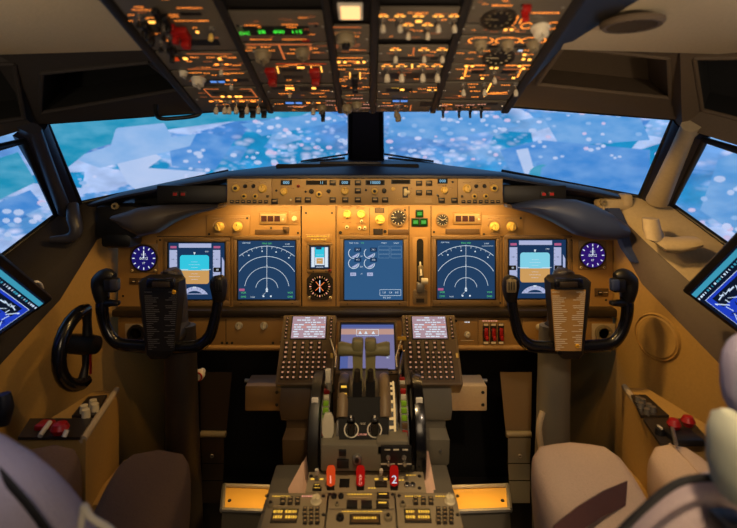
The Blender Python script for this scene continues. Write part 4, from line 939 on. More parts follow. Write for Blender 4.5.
# keypads of the flight management computers, on the sloping forward shelf
z_t, z_b = CAM.z-147*1.285/F, CAM.z-215*1.17/F
fp = Frame((0, 1.2275, (z_t+z_b)/2), (0, .115, z_t-z_b))
def cdu(x0t, x1t, label):
    cx = ((x0t-CX)*1.285/F+(x1t-CX)*1.285/F)/2; w, h = .138, .176
    T = thing('flight_computer_keypad', label, 'keypad', fp.M(cx, 0, .004))
    b = MB(); b.box((0, 0, -.012), (w, h, .032), 'panel_tan_dark', .003); b.box((0, -h/2+.004, -.03), (w, .008, .05), 'pedestal_grey', .002); b.box((0, -.032, .0045), (w-.012, .104, .001), 'placard_face', 0); part('case', b, T)
    b = MB(); sy = .053; b.box((0, sy, .005), (.092, .062, .004), 'black', .001); b.rect(-.043, sy-.029, .043, sy+.029, .0074, 's_cdu')
    rr = random.Random(5)
    for i in range(9):
        y = sy+.025-i*.0062; hh = .0024
        if i in (3, 4): b.rect(-.042, y-.0014, .042, y+.0014, .0077, 's_cdu_pink')
        x = -.040+rr.uniform(0, .004)
        while x < .040:
            l = rr.uniform(.003, .013); l = min(l, .041-x)
            if rr.random() < .68: b.rect(x, y-hh*.6, x+l, y+hh*.6, .0079, 's_white')
            x += l+.0018
    part('screen', b, T, smooth=False)
    K = control('key', .0092, 'e_key'); L = control('key', .0066, 'e_key'); B = control('key', .0105, 'e_key')
    for i in range(6):
        for sx in (-1, 1): part('key', L, T, (sx*.057, sy+.024-i*.0098, .005))
    for r in range(2):
        for c in range(5): part('key', B, T, (-.052+c*.0205, .012-r*.0118, .005))
    for r in range(2):
        for c in range(2): part('key', B, T, (-.052+c*.0205, -.0116-r*.0118, .005))
    for r in range(4):
        for c in range(3): part('key', K, T, (-.054+c*.0135, -.0365-r*.0118, .005))
    for r in range(6):
        for c in range(5): part('key', K, T, (-.010+c*.0138, -.0125-r*.0118, .005))
    b = MB(); b.box((0, 0, .002), (.006, .012, .004), 'knob_yellow', .001); part('brightness_knob', b, T, (.062, -.02, .005))
    return T
cdu(284, 336.5, 'left flight computer keypad with a pink and white text screen')
cdu(404, 452, 'right flight computer keypad with a pink and white text screen')
def lower(s, w, h):
    s.rect(-w, -h, w, h, 0, 's_low'); z = .0004; s.rect(-w, h*.55, w, h*.8, z, 's_low_glare'); s.rect(-w, h*.86, w, h, z, 's_lowblue')  # pinkish top band is glare painted into the screen
    s.rect(-w, -h, -w*.72, -h*.1, .0003, 's_lowblue')
    s.stroke([(-w*.42, h*.5), (-w*.42, h*.78), (w*.42, h*.78), (w*.42, h*.5), (-w*.42, h*.5)], .001, .0008, 's_white')
    for x in (-.28, -.06, .22): s.add([((x-.07)*w, h*.57, .0008), ((x+.07)*w, h*.57, .0008), (x*w, h*.71, .0008)], [(0, 1, 2)], 's_white')
    s.stroke([(w*.72, -h*.5), (w*.72, h*.0)], .0012, .0008, 's_white')
    for j in range(7): s.stroke([(w*.72, h*(-.48+.07*j)), (w*.8, h*(-.48+.07*j))], .0009, .0008, 's_white')
    s.add([(w*.62, -h*.22, .0008), (w*.70, -h*.17, .0008), (w*.70, -h*.27, .0008)], [(0, 1, 2)], 's_white')
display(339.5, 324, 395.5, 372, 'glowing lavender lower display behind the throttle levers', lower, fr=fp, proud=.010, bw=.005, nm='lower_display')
b = MB(); b.box((0, 0, 0), (.022, .010, .004), 'yellow_label', .001); single('warning_label', b, 'small yellow label at the upper left corner of the right keypad', 'label', fp.M(.084, .022, .014))
for s, lab in ((-1, 'left'), (1, 'right')):
    b = MB(); b.tube([W(366+s*38, 331, 1.27), W(366+s*30, 357, 1.16), W(366+s*31, 368, 1.13)], [.0025, .0025, .0025], 'steel', 8); single('support_rod', b, 'slanting thin metal rod on the %s side of the lavender display' % lab, 'rod')

# throttle stand
qx = (364-CX)*1.08/F
T = thing('throttle_quadrant', 'dark throttle quadrant with black start lever face in the middle of the pedestal', 'throttle quadrant', Vector((qx, 1.08, .48)))
b = MB(); rs = []
prof = [(1.24, .665), (1.19, .668), (1.14, .662), (1.10, .65), (1.065, .630), (1.04, .60), (1.02, .574)]
for s in (-1, 1):
    rs.append([Vector((s*.058, y-1.08, z-.48)) for y, z in prof]+[Vector((s*.058, 1.02-1.08, .085)), Vector((s*.058, 1.10-1.08, .085)), Vector((s*.058, 1.10-1.08, .0)), Vector((s*.058, 1.24-1.08, .0))])
b.rings(rs, 'bezel_dark'); part('body', b, T)
qf = Frame((0, 1.045, .604), (0, .045, .056))
def onq(px, py): u, v = qf.uv(px, py); return qf.O+qf.U*u+qf.V*v-T.location
# throttle levers
for s in (-1, 1):
    b = MB(); x = s*.0145; b.rings([[Vector((x+dx, 1.12-1.08+dy, z-.48)) for dx, dy in ((-.011, .012), (-.011, -.014), (.011, -.014), (.011, .012))] for z in (.60, .66, .715)]+
        [[Vector((x+dx*1.1, 1.125-1.08+dy*1.1, .745-.48)) for dx, dy in ((-.011, .012), (-.011, -.014), (.011, -.014), (.011, .012))]], 'throttle_green')
    b.box((x, .035, .755-.48), (.026, .034, .024), 'throttle_green', .006); part('throttle_lever', b, T)
    b = MB(); b.tube([(s*.004, .035, .26), (s*.03, .035, .262), (s*.052, .035, .264), (s*.058, .035, .264)], [.014, .0135, .0165, .0145], 'throttle_green', 14); part('throttle_handle', b, T)
    b = MB(); b.rings([[Vector((x+dx, dy-.0, z)) for dx, dy in ((-.010, .004), (-.010, -.010), (.010, -.010), (.010, .004))] for z in (.12, .16, .21)], 'black'); b.tube([(x, -.006, .21), (x, -.012, .235)], [.008, .006], 'bezel_dark', 10); part('reverse_lever', b, T)
    b = MB(); b.tube([(s*.046, .09, .170), (s*.046, .05, .188), (s*.046, .0, .172), (s*.046, -.03, .14)], .013, 'panel_tan_dark', 12, smooth=4); part('side_fairing', b, T)
# black face with the two start levers in white rings
b = MB(); c = [onq(338, 398), onq(389, 398), onq(388, 455), onq(340, 455)]; n = qf.N*.012
b.rings([[p for p in c], [p+n for p in c]], 'black_matte'); part('face_plate', b, T)
for px in (351.5, 374.5):
    p = onq(px, 431)+qf.N*.0128; M = qf.M(); M.translation = p
    b = MB(); b.arc((0, 0), .0145, 0, 360, .0022, 0, 'knob_white', 24); b.add([(0, 0, 0)], [], 'black'); o = part('start_ring', b, T); o.matrix_basis = M
    b = MB(); b.tube([(0, -.004, 0), (0, .0, .012), (0, .010, .03)], [.010, .009, .008], 'black_gloss', 12); b.box((0, .012, .036), (.014, .010, .016), 'black_gloss', .004); b.box((0, .016, .042), (.003, .004, .005), 'knob_white'); o = part('start_lever', b, T); o.matrix_basis = M
b = MB()
for px, py, w, tx, m in ((363, 425, 5, 'IDLE', 'knob_white'), (362, 436, 9, 'CUTOFF', 'e_red_text'), (358, 448, 8, 'LOCK', 'e_red_text')):
    p = onq(px, py)+qf.N*.0128; M = qf.M(); M.translation = p; b.text(tx, 0, 0, .0042, 0, m, M=M)
part('lettering', b, T, smooth=False)
# left indicator window, right white flap scale
b = MB(); b.box((-.044, .02, .186), (.020, .05, .035), 'bezel_dark', .002)
for j in range(2): b.box((-.044, -.006, .196-.016*j), (.012, .002, .004), 'd_gold')
part('trim_indicator', b, T)
for s in (-1, 1):                                # green band stabiliser trim scales beside the wheels
    b = MB(); x = s*.083+(.004 if s > 0 else 0); rs = []
    for y, z in ((.05, .188), (.02, .178), (-.01, .155), (-.035, .122), (-.05, .085)): rs.append([Vector((x-.009, y, z)), Vector((x+.009, y, z)), Vector((x+.009, y, z-.06)), Vector((x-.009, y, z-.06))])
    b.rings(rs, 'bezel_dark'); 
    for j in range(12):
        t = j/11*.999*4; i = int(t); f = t-i; yy = [.05, .02, -.01, -.035, -.05]; zz = [.188, .178, .155, .122, .085]; y = yy[i]*(1-f)+yy[i+1]*f; z = zz[i]*(1-f)+zz[i+1]*f
        m = 'green_scale' if 5 <= j <= 7 else ('red_guard' if j % 3 == 0 else ('knob_white' if j % 3 == 1 else 'placard_face')); b.box((x, y-.003, z+.001), (.012, .006, .011), m, .001)
    part('trim_scale', b, T)
b = MB(); x = .062; pts = ((.04, .186), (.01, .176), (-.02, .15), (-.04, .118), (-.056, .08)); rs = []
for y, z in pts: rs.append([Vector((x-.010, y, z)), Vector((x+.010, y, z)), Vector((x+.010, y, z-.05)), Vector((x-.010, y, z-.05))])
b.rings(rs, 'black'); b.tube([(x+.004, y-.001, z+.0015) for y, z in pts], .0022, 'e_cream', 8)
for j in range(9):
    t = (j+.4)/9*4; i = int(t); f = t-i; y = pts[i][0]*(1-f)+pts[i+1][0]*f; z = pts[i][1]*(1-f)+pts[i+1][1]*f; b.box((x-.003, y-.0015, z+.001), (.009, .003, .005), 'e_cream')
part('flap_scale', b, T)
b = MB(); b.tube([(-.078, .03, .17), (-.078, .0, .20), (-.078, -.01, .215)], .006, 'knob_white', 10); b.box((-.078, -.01, .222), (.012, .012, .03), 'knob_white', .003); part('parking_lever', b, T)
b = MB(); b.tube([(.082, .06, .18), (.084, .04, .225), (.09, .035, .26)], [.005, .004, .003], 'silver', 8); part('flap_lever', b, T)
# speed brake lever
b = MB(); p = W(328, 420, 1.03)-T.location; b.rings([[p+Vector(q) for q in r] for r in (
  [(-.007, 0, .012), (.007, 0, .012), (.007, .008, .012), (-.007, .008, .012)], [(-.012, -.002, .0), (.012, -.002, .0), (.012, .008, .0), (-.012, .008, .0)], [(-.012, -.004, -.026), (.012, -.004, -.026), (.012, .008, -.026), (-.012, .008, -.026)], [(-.004, -.004, -.045), (.004, -.004, -.045), (.004, .006, -.045), (-.004, .006, -.045)], [(-.003, -.006, -.08), (.003, -.006, -.08), (.003, .004, -.08), (-.003, .004, -.08)])], 'knob_white'); part('speed_brake_lever', b, T)
# base block of the stand
T2 = thing('stand_base', 'grey block at the foot of the throttle quadrant with trim cutout switches', 'control block', W(365, 473, 1.0))
b = MB(); w = 89/F; b.box((0, .045, .030), (w, .09, .055), 'pedestal_grey', .004); b.box((w*.31, .03, .05), (w*.36, .06, .03), 'pedestal_grey', .003); part('block', b, T2)
bf = Frame((0, .9995, 1.15), (0, 0, 1))
def onb(px, py): u, v = bf.uv(px, py); return Vector((u, .9995, 1.15+v))-T2.location
b = MB(); c = onb(396, 457); b.box(c+Vector((0, -.002, 0)), (.062, .006, .050), 'black', .001)
for x in (-.018, 0, .018): b.box(c+Vector((x, -.0055, .018)), (.011, .001, .0025), 'knob_white')
for x in (-.017, .017): b.box(c+Vector((x, -.0055, -.011)), (.028, .001, .0018), 'knob_white')
part('cutout_plate', b, T2)
for x in (-.016, .016): o = part('toggle_switch', control('toggle', .022, 'silver'), T2, c+Vector((x, -.005, .002))); o.rotation_euler = (PI/2, 0, 0)
o = part('knob', control('dial', .0095, 'steel'), T2, onb(357, 458)); o.rotation_euler = (PI/2, 0, 0)
b = MB(); b.box(onb(343, 463)+Vector((0, -.002, 0)), (.024, .006, .017), 'black', .001); b.box(onb(342.5, 452)+Vector((0, -.002, 0)), (.015, .006, .012), 'black', .001); part('switch_block', b, T2)
# trim wheels
for s, lab, m in ((-1, 'left', 'black'), (1, 'right', 'black_gloss')):
    T = thing('trim_wheel', '%s black trim wheel standing upright beside the throttle quadrant' % lab, 'wheel', Vector((s*.112-.003, 1.13, .56))); b = MB()
    prof = [(.086, -.010), (.108, -.0125), (.1195, -.010), (.121, 0), (.1195, .010), (.108, .0125), (.086, .010), (.082, 0), (.086, -.010)]
    Mx = Matrix.Rotation(PI/2, 4, 'Y'); b.lathe(prof, m, 48, M=Mx); part('rim', b, T)
    b = MB(); b.lathe([(0, -.006), (.084, -.004), (.084, .004), (0, .006)], 'black', 32, M=Mx); part('disc', b, T)
    b = MB(); b.box((0, -.121*math.cos(.9), .121*math.sin(.9)), (.014, .006, .012), 'white_paint', .001); part('white_marker', b, T)

# aft electronic panel, fire handles, radios
ap = Frame((0, .95, .5135), (0, .14, .0105))
T = module('fire_control_panel', 'grey pedestal panel carrying three red fire handles', 'control panel', ap, (307, 475, 425, 496.5),
   [('hole', 344.5, 487, 10, 12, 'black'), ('button', 317, 491, 7, 4, 'black', 'd_gold'), ('button', 317, 494, 9, 3.4, 'black', 'd_gold'), ('button', 381, 489, 12, 7, 'bezel_dark', None), ('dial', 407, 490, 3, 'silver'), ('dial', 412.5, 490, 3, 'silver'),
    ('toggle', 317, 483, 11, 'knob_white'), ('toggle', 381, 483, 11, 'knob_white'), ('words', 400, 484, 8, 1.4, 'd_gold'), ('words', 372, 492, 8, 1.2, 'd_gold'), ('words', 411, 479, 10, 1, 'd_gold'), ('screw', 419.5, 480, 2), ('screw', 419.5, 492, 2), ('screw', 311, 480, 2)], 'radio_grey', .008, em='d_gold')
loc0 = T.matrix_basis.translation.copy(); Mi = T.matrix_basis.inverted()
for px, tx, m in ((331, '1', 'e_red_orange'), (360.5, 'APU', 'e_red'), (394, '2', 'e_red')):
    p = Mi @ ap.hit(px, 491); b = MB(); k = .98/F
    rs = []
    for z, w, dd in ((.008, 3.6, 4.5), (.018, 3.6, 4.5)): rs.append([Vector((p.x+q[0]*w*k, p.y+q[1]*dd*k, z)) for q in ((-1, -1), (1, -1), (1, 1), (-1, 1))])
    b.rings(rs, 'black'); stem = b
    b = MB(); rs = []
    for z, w, dd in ((.014, 3.6, 4.2), (.018, 4.2, 4.8), (.042, 4.4, 5.0), (.048, 3.7, 4.2), (.050, 2, 2.4)): rs.append([Vector((p.x+w*k*math.copysign(abs(math.cos(a))**.7, math.cos(a)), p.y+dd*k*math.copysign(abs(math.sin(a))**.7, math.sin(a)), z)) for a in [2*PI*i/20 for i in range(20)]])
    b.rings(rs, m)
    Mt = Matrix.Translation((p.x, p.y-5.4*k, .031)) @ Matrix.Rotation(PI/2, 4, 'X')
    if tx == 'APU':
        for j, ch in enumerate('APU'): b.text(ch, 0, (.0075-.0075*j), .007, 0, 'e_red_text', M=Mt)
    else: b.text(tx, 0, 0, .018, 0, 'e_red_text' if tx == '1' else 's_white', M=Mt)
    fh = part('fire_handle', b, T); part('handle_stem', stem, fh)
def radio(x0, x1, lab, c3):
    w = x1-x0; X = lambda t: x0+w*t
    it = [('words', X(.27), 502.5, 18, 1.6, 'd_gold'), ('words', X(.7), 502.5, 12, 1.6, c3), ('knob', X(.84), 506.5, 5, 'knob_cream'), ('dial', X(.1), 510.5, 3.5, 'gear_grey'), ('window', X(.33), 521.5, 26, 17, '', 'placard_face')]
    it += [('button', X(.3+.12*c), 505+3.6*r, 5, 5, 'bezel_dark', 'e_warm_dim') for r in range(2) for c in range(3)]
    it += [('button', X(.66+.1*c), 515.5+4.2*r, 4.2, 5, 'bezel_dark', 'e_warm_dim') for r in range(4) for c in range(3)]
    it += [('words', X(.22), 518, 9, 3.4, 'd_gold'), ('words', X(.43), 518, 11, 3.4, 'd_gold'), ('words', X(.22), 523.5, 9, 3.4, 'd_gold'), ('words', X(.43), 523.5, 11, 3.4, 'd_gold'), ('screw', X(.04), 501, 2), ('screw', X(.96), 501, 2), ('screw', X(.96), 520, 2), ('words', X(.3), 512.5, 26, .8, 'e_warm_dim')]
    T = module('radio_control_unit', lab, 'radio panel', ap, (x0, 497.5, x1, 538), it, 'radio_grey', .010, em='d_gold', ltop=.0028)
radio(264.5, 326, 'left radio panel with amber digits at the bottom of the picture', 'e_red_text'); radio(396.5, 460, 'right radio panel with yellow-lit captions at the bottom of the picture', 'd_gold')
it = [('dial', 334, 502, 3, 'black'), ('dial', 341, 502, 3, 'black'), ('words', 360, 500.5, 26, 1.6, 'd_gold'), ('words', 360, 504, 26, 1.6, 'e_warm_dim'), ('button', 383, 501.5, 13, 7, 'bezel_dark', 'd_gold'), ('button', 352, 510.5, 11, 9, 'black', None), ('button', 366.5, 510.5, 11, 9, 'black', None), ('button', 382.5, 510.5, 13, 9, 'bezel_dark', 'd_gold'),
      ('dial', 337, 510, 2.4, 'gear_grey'), ('line', 329, 515.5, 394, 515.5, 'seam', .8), ('words', 362, 518, 40, 1.4, 'd_gold'), ('window', 365, 525, 30, 12, '', 'placard_face'), ('words', 365, 524.5, 22, 2.4, 'd_gold'), ('dial', 340, 524, 4, 'black'), ('dial', 388, 524, 4, 'gear_grey'), ('screw', 330, 499.5, 2), ('screw', 392.5, 499.5, 2)]
module('cargo_fire_panel', 'middle pedestal panel with two square black buttons between the radios', 'control panel', ap, (327, 497.5, 395.5, 538), it, 'radio_grey', .010, em='d_gold', ltop=.0028)
# papers tucked beside the pedestal
for pts, lab in ((((303, 461, 1.06), (288, 489, 1.02), (290, 501, 1.0), (304, 501, 1.0)), 'folded pinkish paper sheets tucked beside the pedestal on the left'), (((417, 455, 1.06), (424, 455, 1.06), (432, 500, 1.0), (420, 500, 1.0)), 'folded cream paper sheets tucked beside the pedestal on the right')):
    T = thing('folded_paper', lab, 'paper', W(*pts[2])); P = [W(*p)-T.location for p in pts]; b = MB()
    for j, dv in enumerate(((0, 0, 0), (.006, .012, .004), (.012, .022, -.004))):
        d = Vector(dv); q = [p+d for p in P]; m = (q[0]+q[1])/2+Vector((0, -.006, 0)); t = Vector((0, .0012, 0))
        b2 = MB(); b2.rings([[q[0], q[1], q[2], q[3]], [v+t for v in q]], 'paper_pink'); part('sheet', b2, T)

# ================================================================ OVERHEAD PANEL
oz1, oz0 = CAM.z+62*1.0/F, CAM.z+172*.655/F
oh = Frame((0, .8275, (oz1+oz0)/2), (0, -.345, oz0-oz1))
T = thing('overhead_console', 'dark mounting frame of the overhead panel with black rails', 'overhead frame', oh.M(0, 0, .0))
v0 = oh.uv(366, 110)[1]; b = MB(); b.box((-.033, (v0+.32)/2, -.03), (.628, .32-v0, .05), 'overhead_rail', .004)
b.box((-.033, v0-.004, -.03), (.64, .010, .05), 'overhead_rail', .004); part('backing', b, T)
for x in (-.347, -.2, -.057, .0085, .1315, .279):
    b = MB(); b.box((x, (v0+.32)/2, .001), (.012 if -.3 < x < .2 else .016, .32-v0, .016), 'overhead_rail', .003); part('rail', b, T)
cA, cB, cC, cD, cE = (-.339, -.206), (-.194, -.063), (-.051, .002), (.015, .125), (.138, .271)
def om(lab, us, y0, y1, items, **k):
    xm = CX+(us[0]+us[1])/2*F/.83; y0 = min(y0, y1); rr = random.Random(int(y1*7+us[0]*991))
    def xat(u, y): return CX+u*F/(.655+.345*(y+2)/112)
    for q in range(9):                                     # small dim captions and screws between the switches
        yy = rr.uniform(y0+2, y1-1.5); xx = xat(rr.uniform(us[0]+.012, us[1]-.012), yy); items = items+[('words', xx, yy, rr.uniform(4, 10), .7, rr.choice(('e_line', 'e_line', 'e_orange')))]
    for sx in (0, 1):
        yy = (y0+y1)/2; items = items+[('screw', xat(us[0]+.005 if sx == 0 else us[1]-.005, yy), yy, 1.8, 'steel')]
    return module('overhead_switch_panel', lab, 'overhead panel', oh, (xm-1, y0, xm+1, y1), items, k.pop('pm', 'overhead_grey'), .004, lift=.002, us=us, group=None, **k)
def togs(xs, y, L=12, m='knob_white'): return [('toggle', x, y, L, m) for x in xs]
def wd(*a, m='e_orange', h=.9): return [('words', x, y, w, h, m) for x, y, w in a]
# column A
om('far-left overhead panel crowded with black switches, a dark red guard and a yellow paddle', cA, -12, 47, wd((145, 6, 24), (132, 11, 7), (190, 4, 24), (131, 17, 5), (151, 14, 8), (162, 11, 7), (174, 11, 9), (175, 13, 8), (192, 17, 34), (158, 30, 6), (152, 34, 5), (167, 37, 5), (184, 36, 8), (196, 24, 6), (205, 17, 10), (140, 3, 10))+
   [('lamp', 153, 17, 7, 3, 'e_amber'), ('guard', 185, 29, 11, 16, 'red_guard'), ('guard', 175, 25, 7, 14, 'red_guard'), ('toggle', 212, 24, 14, 'knob_yellow'), ('hole', 192, 10, 20, 5, 'black'), ('hole', 205, 39, 32, 11, 'black'), ('lamp', 198, 27, 3, 3, 'e_amber')]+
   [('toggle', x, y, 12, 'black') for x, y in ((140, 12), (144, 22), (160, 18), (165, 26), (170, 33), (176, 40), (162, 38))]+[('guard', x, y, 6, 11, 'black') for x, y in ((148, 22), (158, 8), (168, 14), (152, 28), (172, 46))], dot=False)
om('left overhead panel with rows of amber captions and one orange lamp at its left edge', cA, 49, 67, [('line', 187, 50.5, 232, 50.5), ('lamp', 176.5, 54.5, 5, 6, 'e_red_orange'), ('lamp', 186, 54, 4, 4, 'e_amber'), ('toggle', 222, 61, 12, 'knob_white'), ('line', 188, 66, 240, 66)]+
   wd((195, 54, 8), (211, 54, 8), (224, 53, 10), (233, 54, 8), (217, 62, 7), (228, 61, 8), (237, 62, 8), (222, 57, 6), (190, 58, 6))+[('lamp', 220, 54, 3, 3, 'e_amber')])
om('left overhead panel with blue lamps between two pale round knobs', cA, 68.5, 83, [('knob', 184, 69, 4, 'knob_white'), ('knob', 199, 76, 6.5, 'knob_white'), ('hole', 216, 78, 22, 7, 'black'), ('lamp', 214, 77.5, 6, 3, 'e_blue_lamp'), ('lamp', 222, 77.5, 6, 3, 'e_blue_lamp'), ('toggle', 232, 77, 10, 'knob_white'), ('hole', 243, 77, 12, 6, 'black')]+wd((195, 69.5, 14), (207, 70, 6), (230, 70, 12), (240, 70, 8)))
om('lower left overhead fuel panel with bracket-shaped orange lines and hanging pale switches', cA, 84.5, 109, [('line', 204, 86, 212, 94), ('line', 212, 94, 258, 94), ('line', 251, 86, 257, 94), ('line', 204, 86, 219, 86), ('line', 240, 86, 251, 86), ('hole', 220, 90, 14, 6, 'black'), ('hole', 245, 90, 12, 6, 'black')]+
   togs((217, 225.5, 230, 237, 247.5, 259), 98.5, 13)+[('lamp', x, 92.5, 3, 3, 'e_amber') for x in (223, 230, 237, 241)]+wd((218, 97, 8), (252, 97, 26), (262, 104, 10))+[('guard', x, 105, 7, 6, 'black') for x in (242, 253, 264)])
# column B
xB = [244, 310]
om('overhead meter panel with a glowing green digital readout', cB, 8, 38.5, [('window', 277, 26.5, 66, 14, '', 'black'), ('text', 262, 26.5, 6, '28', 'e_green'), ('text', 279, 26.5, 6, '400', 'e_green'), ('text', 297, 26.5, 6, '115', 'e_green'), ('hole', 306, 37, 8, 5, 'red_guard')]+wd((253, 19.5, 16), (290, 19, 16), (262, 34, 24), (295, 34, 26), (260, 21.5, 4), (292, 21.5, 10), m='e_orange')+[('text', 245.5, 28, 6, 'DC', 'e_green')]+[('screw', 238, 22, 2), ('screw', 316, 22, 2)], dot=False, ltop=.0034)
om('overhead meter selector panel with two big knobs beside slanting orange lines', cB, 40, 56.5, [('line', 246, 41, 312, 41, 'e_line', 1.4), ('line', 279, 41.5, 285, 56, 'e_line', 1.6), ('line', 311, 43, 308, 56, 'e_line', 1.6), ('knob', 263, 50, 8, 'gear_grey'), ('knob', 303, 48, 7, 'gear_grey')]+wd((252, 44, 10), (266, 43.5, 10), (249, 47, 8), (292, 50, 10), (294, 46, 8), (315, 45, 8), (316, 49, 7), (272, 47, 6)))
om('overhead panel with two bright red switch guards', cB, 58.5, 80, [('guard', 272, 69, 10, 15, 'red_guard'), ('guard', 315.5, 69, 10, 14, 'red_guard'), ('hole', 292, 66.5, 20, 6, 'black'), ('lamp', 301, 63, 7, 2.4, 'e_amber'), ('line', 276, 60.5, 326, 60.5, 'e_red_orange', 1.4), ('line', 277, 63, 279, 70, 'e_amber', 1.2), ('line', 311, 63, 313, 70, 'e_amber', 1.2), ('line', 321, 63, 322, 69, 'e_amber', 1.2), ('hole', 294, 74, 20, 6, 'bezel_dark')]+wd((284, 63, 10), (292, 61.5, 12), (315, 62, 10)))
om('overhead panel with amber lamps between dark windows above the windshield, left of centre', cB, 82, 96, [('hole', 279, 85, 14, 5, 'black'), ('hole', 325, 85, 16, 5, 'black'), ('lamp', 290, 84, 8, 2.6, 'e_amber'), ('lamp', 314, 84, 4, 3, 'e_amber'), ('hole', 305, 86, 10, 8, 'black'), ('toggle', 290, 87, 8, 'knob_white')]+wd((286, 90.5, 14), (318, 90.5, 12), (290, 82.5, 9)))
om('bottom overhead engine start panel with blue lamps and one pale switch', cB, 97.5, 109.5, [('lamp', 290, 99, 8, 3, 'e_blue_lamp'), ('lamp', 299, 99, 6, 3, 'e_blue_lamp'), ('toggle', 313.5, 100, 12, 'knob_white'), ('knob', 322, 104, 4.5, 'gear_grey'), ('line', 335, 102, 337, 108, 'e_line', 1), ('guard', 323, 109, 5, 6, 'black')]+wd((297, 103.5, 18), (331, 98, 10), (330, 102, 8), m='e_red_text'))
# column C
T = thing('dome_lamp', 'small bright square lamp between the overhead switch panels at the top', 'lamp', oh.M(-.0245, oh.uv(343, 5)[1], .008)); b = MB(); b.box((0, 0, .002), (.034, .036, .004), 'white_paint', .001); part('frame', b, T)
b = MB(); b.box((0, 0, .0045), (.026, .028, .003), 'e_dome', .001); part('diffuser', b, T)
om('narrow central overhead panel with a big pale knob in a dark ring', cC, 22, 50, [('line', 331, 23.5, 361, 23.5, 'e_line', 1.2), ('dial', 346, 34, 9, 'gear_grey'), ('ring', 346, 34, 11.5, 'e_warm_dim', .7, 20, 160)]+wd((334, 29, 6), (357, 29, 7), (336, 42, 8), (336, 44, 5), (358, 41, 6), m='e_line'))
om('narrow central overhead panel with a row of bright amber lamps', cC, 52, 64, [('lamp', 339, 57.5, 3, 3, 'e_amber'), ('lamp', 345, 57.5, 3, 3, 'e_amber'), ('lamp', 358, 57.5, 3, 3, 'e_amber'), ('lamp', 364, 57.5, 3, 3, 'e_amber')]+wd((350, 54.5, 28), (351, 58, 6), (345, 62, 14)))
om('narrow central overhead panel with a black guarded switch between orange captions', cC, 65.5, 88, [('guard', 355, 76, 6.5, 15, 'black'), ('hole', 346, 85, 7, 6, 'black')]+wd((340, 66, 10), (361, 66, 12), (342, 76, 10), (364, 75, 8), (341, 78, 8), (345, 83, 6), (366, 84, 8), (365, 70, 8))+[('line', 350, 69, 350, 76, 'e_amber', 1), ('line', 360, 69, 360, 76, 'e_amber', 1)])
om('bottom central overhead panel with two pale hanging knobs', cC, 89.5, 109.5, [('knob', 347, 104, 5.6, 'gear_grey'), ('knob', 357, 101, 5, 'gear_grey'), ('hole', 345, 94, 10, 6, 'gear_grey')]+wd((358, 95.5, 12), (370, 101.5, 14), (336, 104, 4), (366, 105, 10), m='e_red_text', h=1.2))
# column D
def hot(xs, y): return [q for x in xs for q in (('leg', x-3.2, y-.6, 4.4, 1.8, 'e_amber'), ('leg', x+3.2, y-.6, 4.4, 1.8, 'e_amber'), ('leg', x, y-2.4, 6, 1.2, 'e_orange'))]
D1 = [382, 400, 419, 438, 455]
om('overhead heat panel with seven pale toggle switches under bright amber captions', cD, 4, 36, togs((383, 400, 438, 454), 15, 14)+togs((408, 427.5), 23.5, 13)+hot((383, 400, 438, 454), 13)+hot((418.5,), 13)+hot((408, 427.5), 22)+[('words', 418, 9, 20, .9, 'e_orange'), ('lamp', 418.5, 16, 6, 3, 'e_amber'), ('words', 392, 16, 6, .9, 'e_orange'), ('words', 445, 16, 7, .9, 'e_orange'), ('words', 418, 27, 10, .9, 'e_orange')], dot=False)
om('overhead pump panel with three pale toggles and black recesses', cD, 42.5, 58.5, togs((395.5, 424, 442), 47.5, 12)+hot((395.5, 424, 442), 47)+[('line', 414, 44, 413, 51, 'e_line', 1.4), ('words', 433, 48.5, 6, .9, 'e_orange'), ('hole', 409, 55, 22, 5, 'black'), ('hole', 434, 55, 8, 6, 'black')], dot=False)
om('overhead pump panel with four pale paddle toggles in one even row', cD, 60.5, 80, togs((387, 401.5, 422.5, 437), 64, 15)+hot((387, 401.5, 422.5, 437), 63.5)+[('line', 390, 65.5, 440, 65.5, 'e_line', 1), ('line', 412, 60.5, 412, 65, 'e_amber', 1.6), ('hole', 394.5, 72.5, 9, 12, 'bezel_dark'), ('hole', 412, 72.5, 13, 12, 'bezel_dark'), ('hole', 430, 72.5, 8, 12, 'bezel_dark')], dot=False)
om('overhead door lamp panel with a dark oval window and two amber lamps at right', cD, 81.5, 96, [('hole', 399, 87, 26, 7, 'black'), ('lamp', 402, 85.5, 4, 2.6, 'e_amber'), ('leg', 429, 87, 4, 2, 'e_amber'), ('leg', 436, 87, 4, 2, 'e_amber'), ('words', 432, 84.5, 9, 1, 'e_orange'), ('lamp', 396, 97, 7, 3, 'e_blue_lamp'), ('lamp', 404, 97, 7, 3, 'e_blue_lamp'), ('words', 396, 85, 8, .9, 'd_gold')], dot=False)
om('bottom overhead landing light panel with one thick hanging knob', cD, 97.5, 109.5, [('toggle', 398, 103, 16, 'gear_grey'), ('toggle', 396, 103, 12, 'gear_grey'), ('line', 411, 102, 410, 108, 'e_line', 1), ('hole', 427, 101, 14, 10, 'overhead_rail')]+wd((428, 103, 8), (388, 103, 14), m='e_red_text'), dot=False)
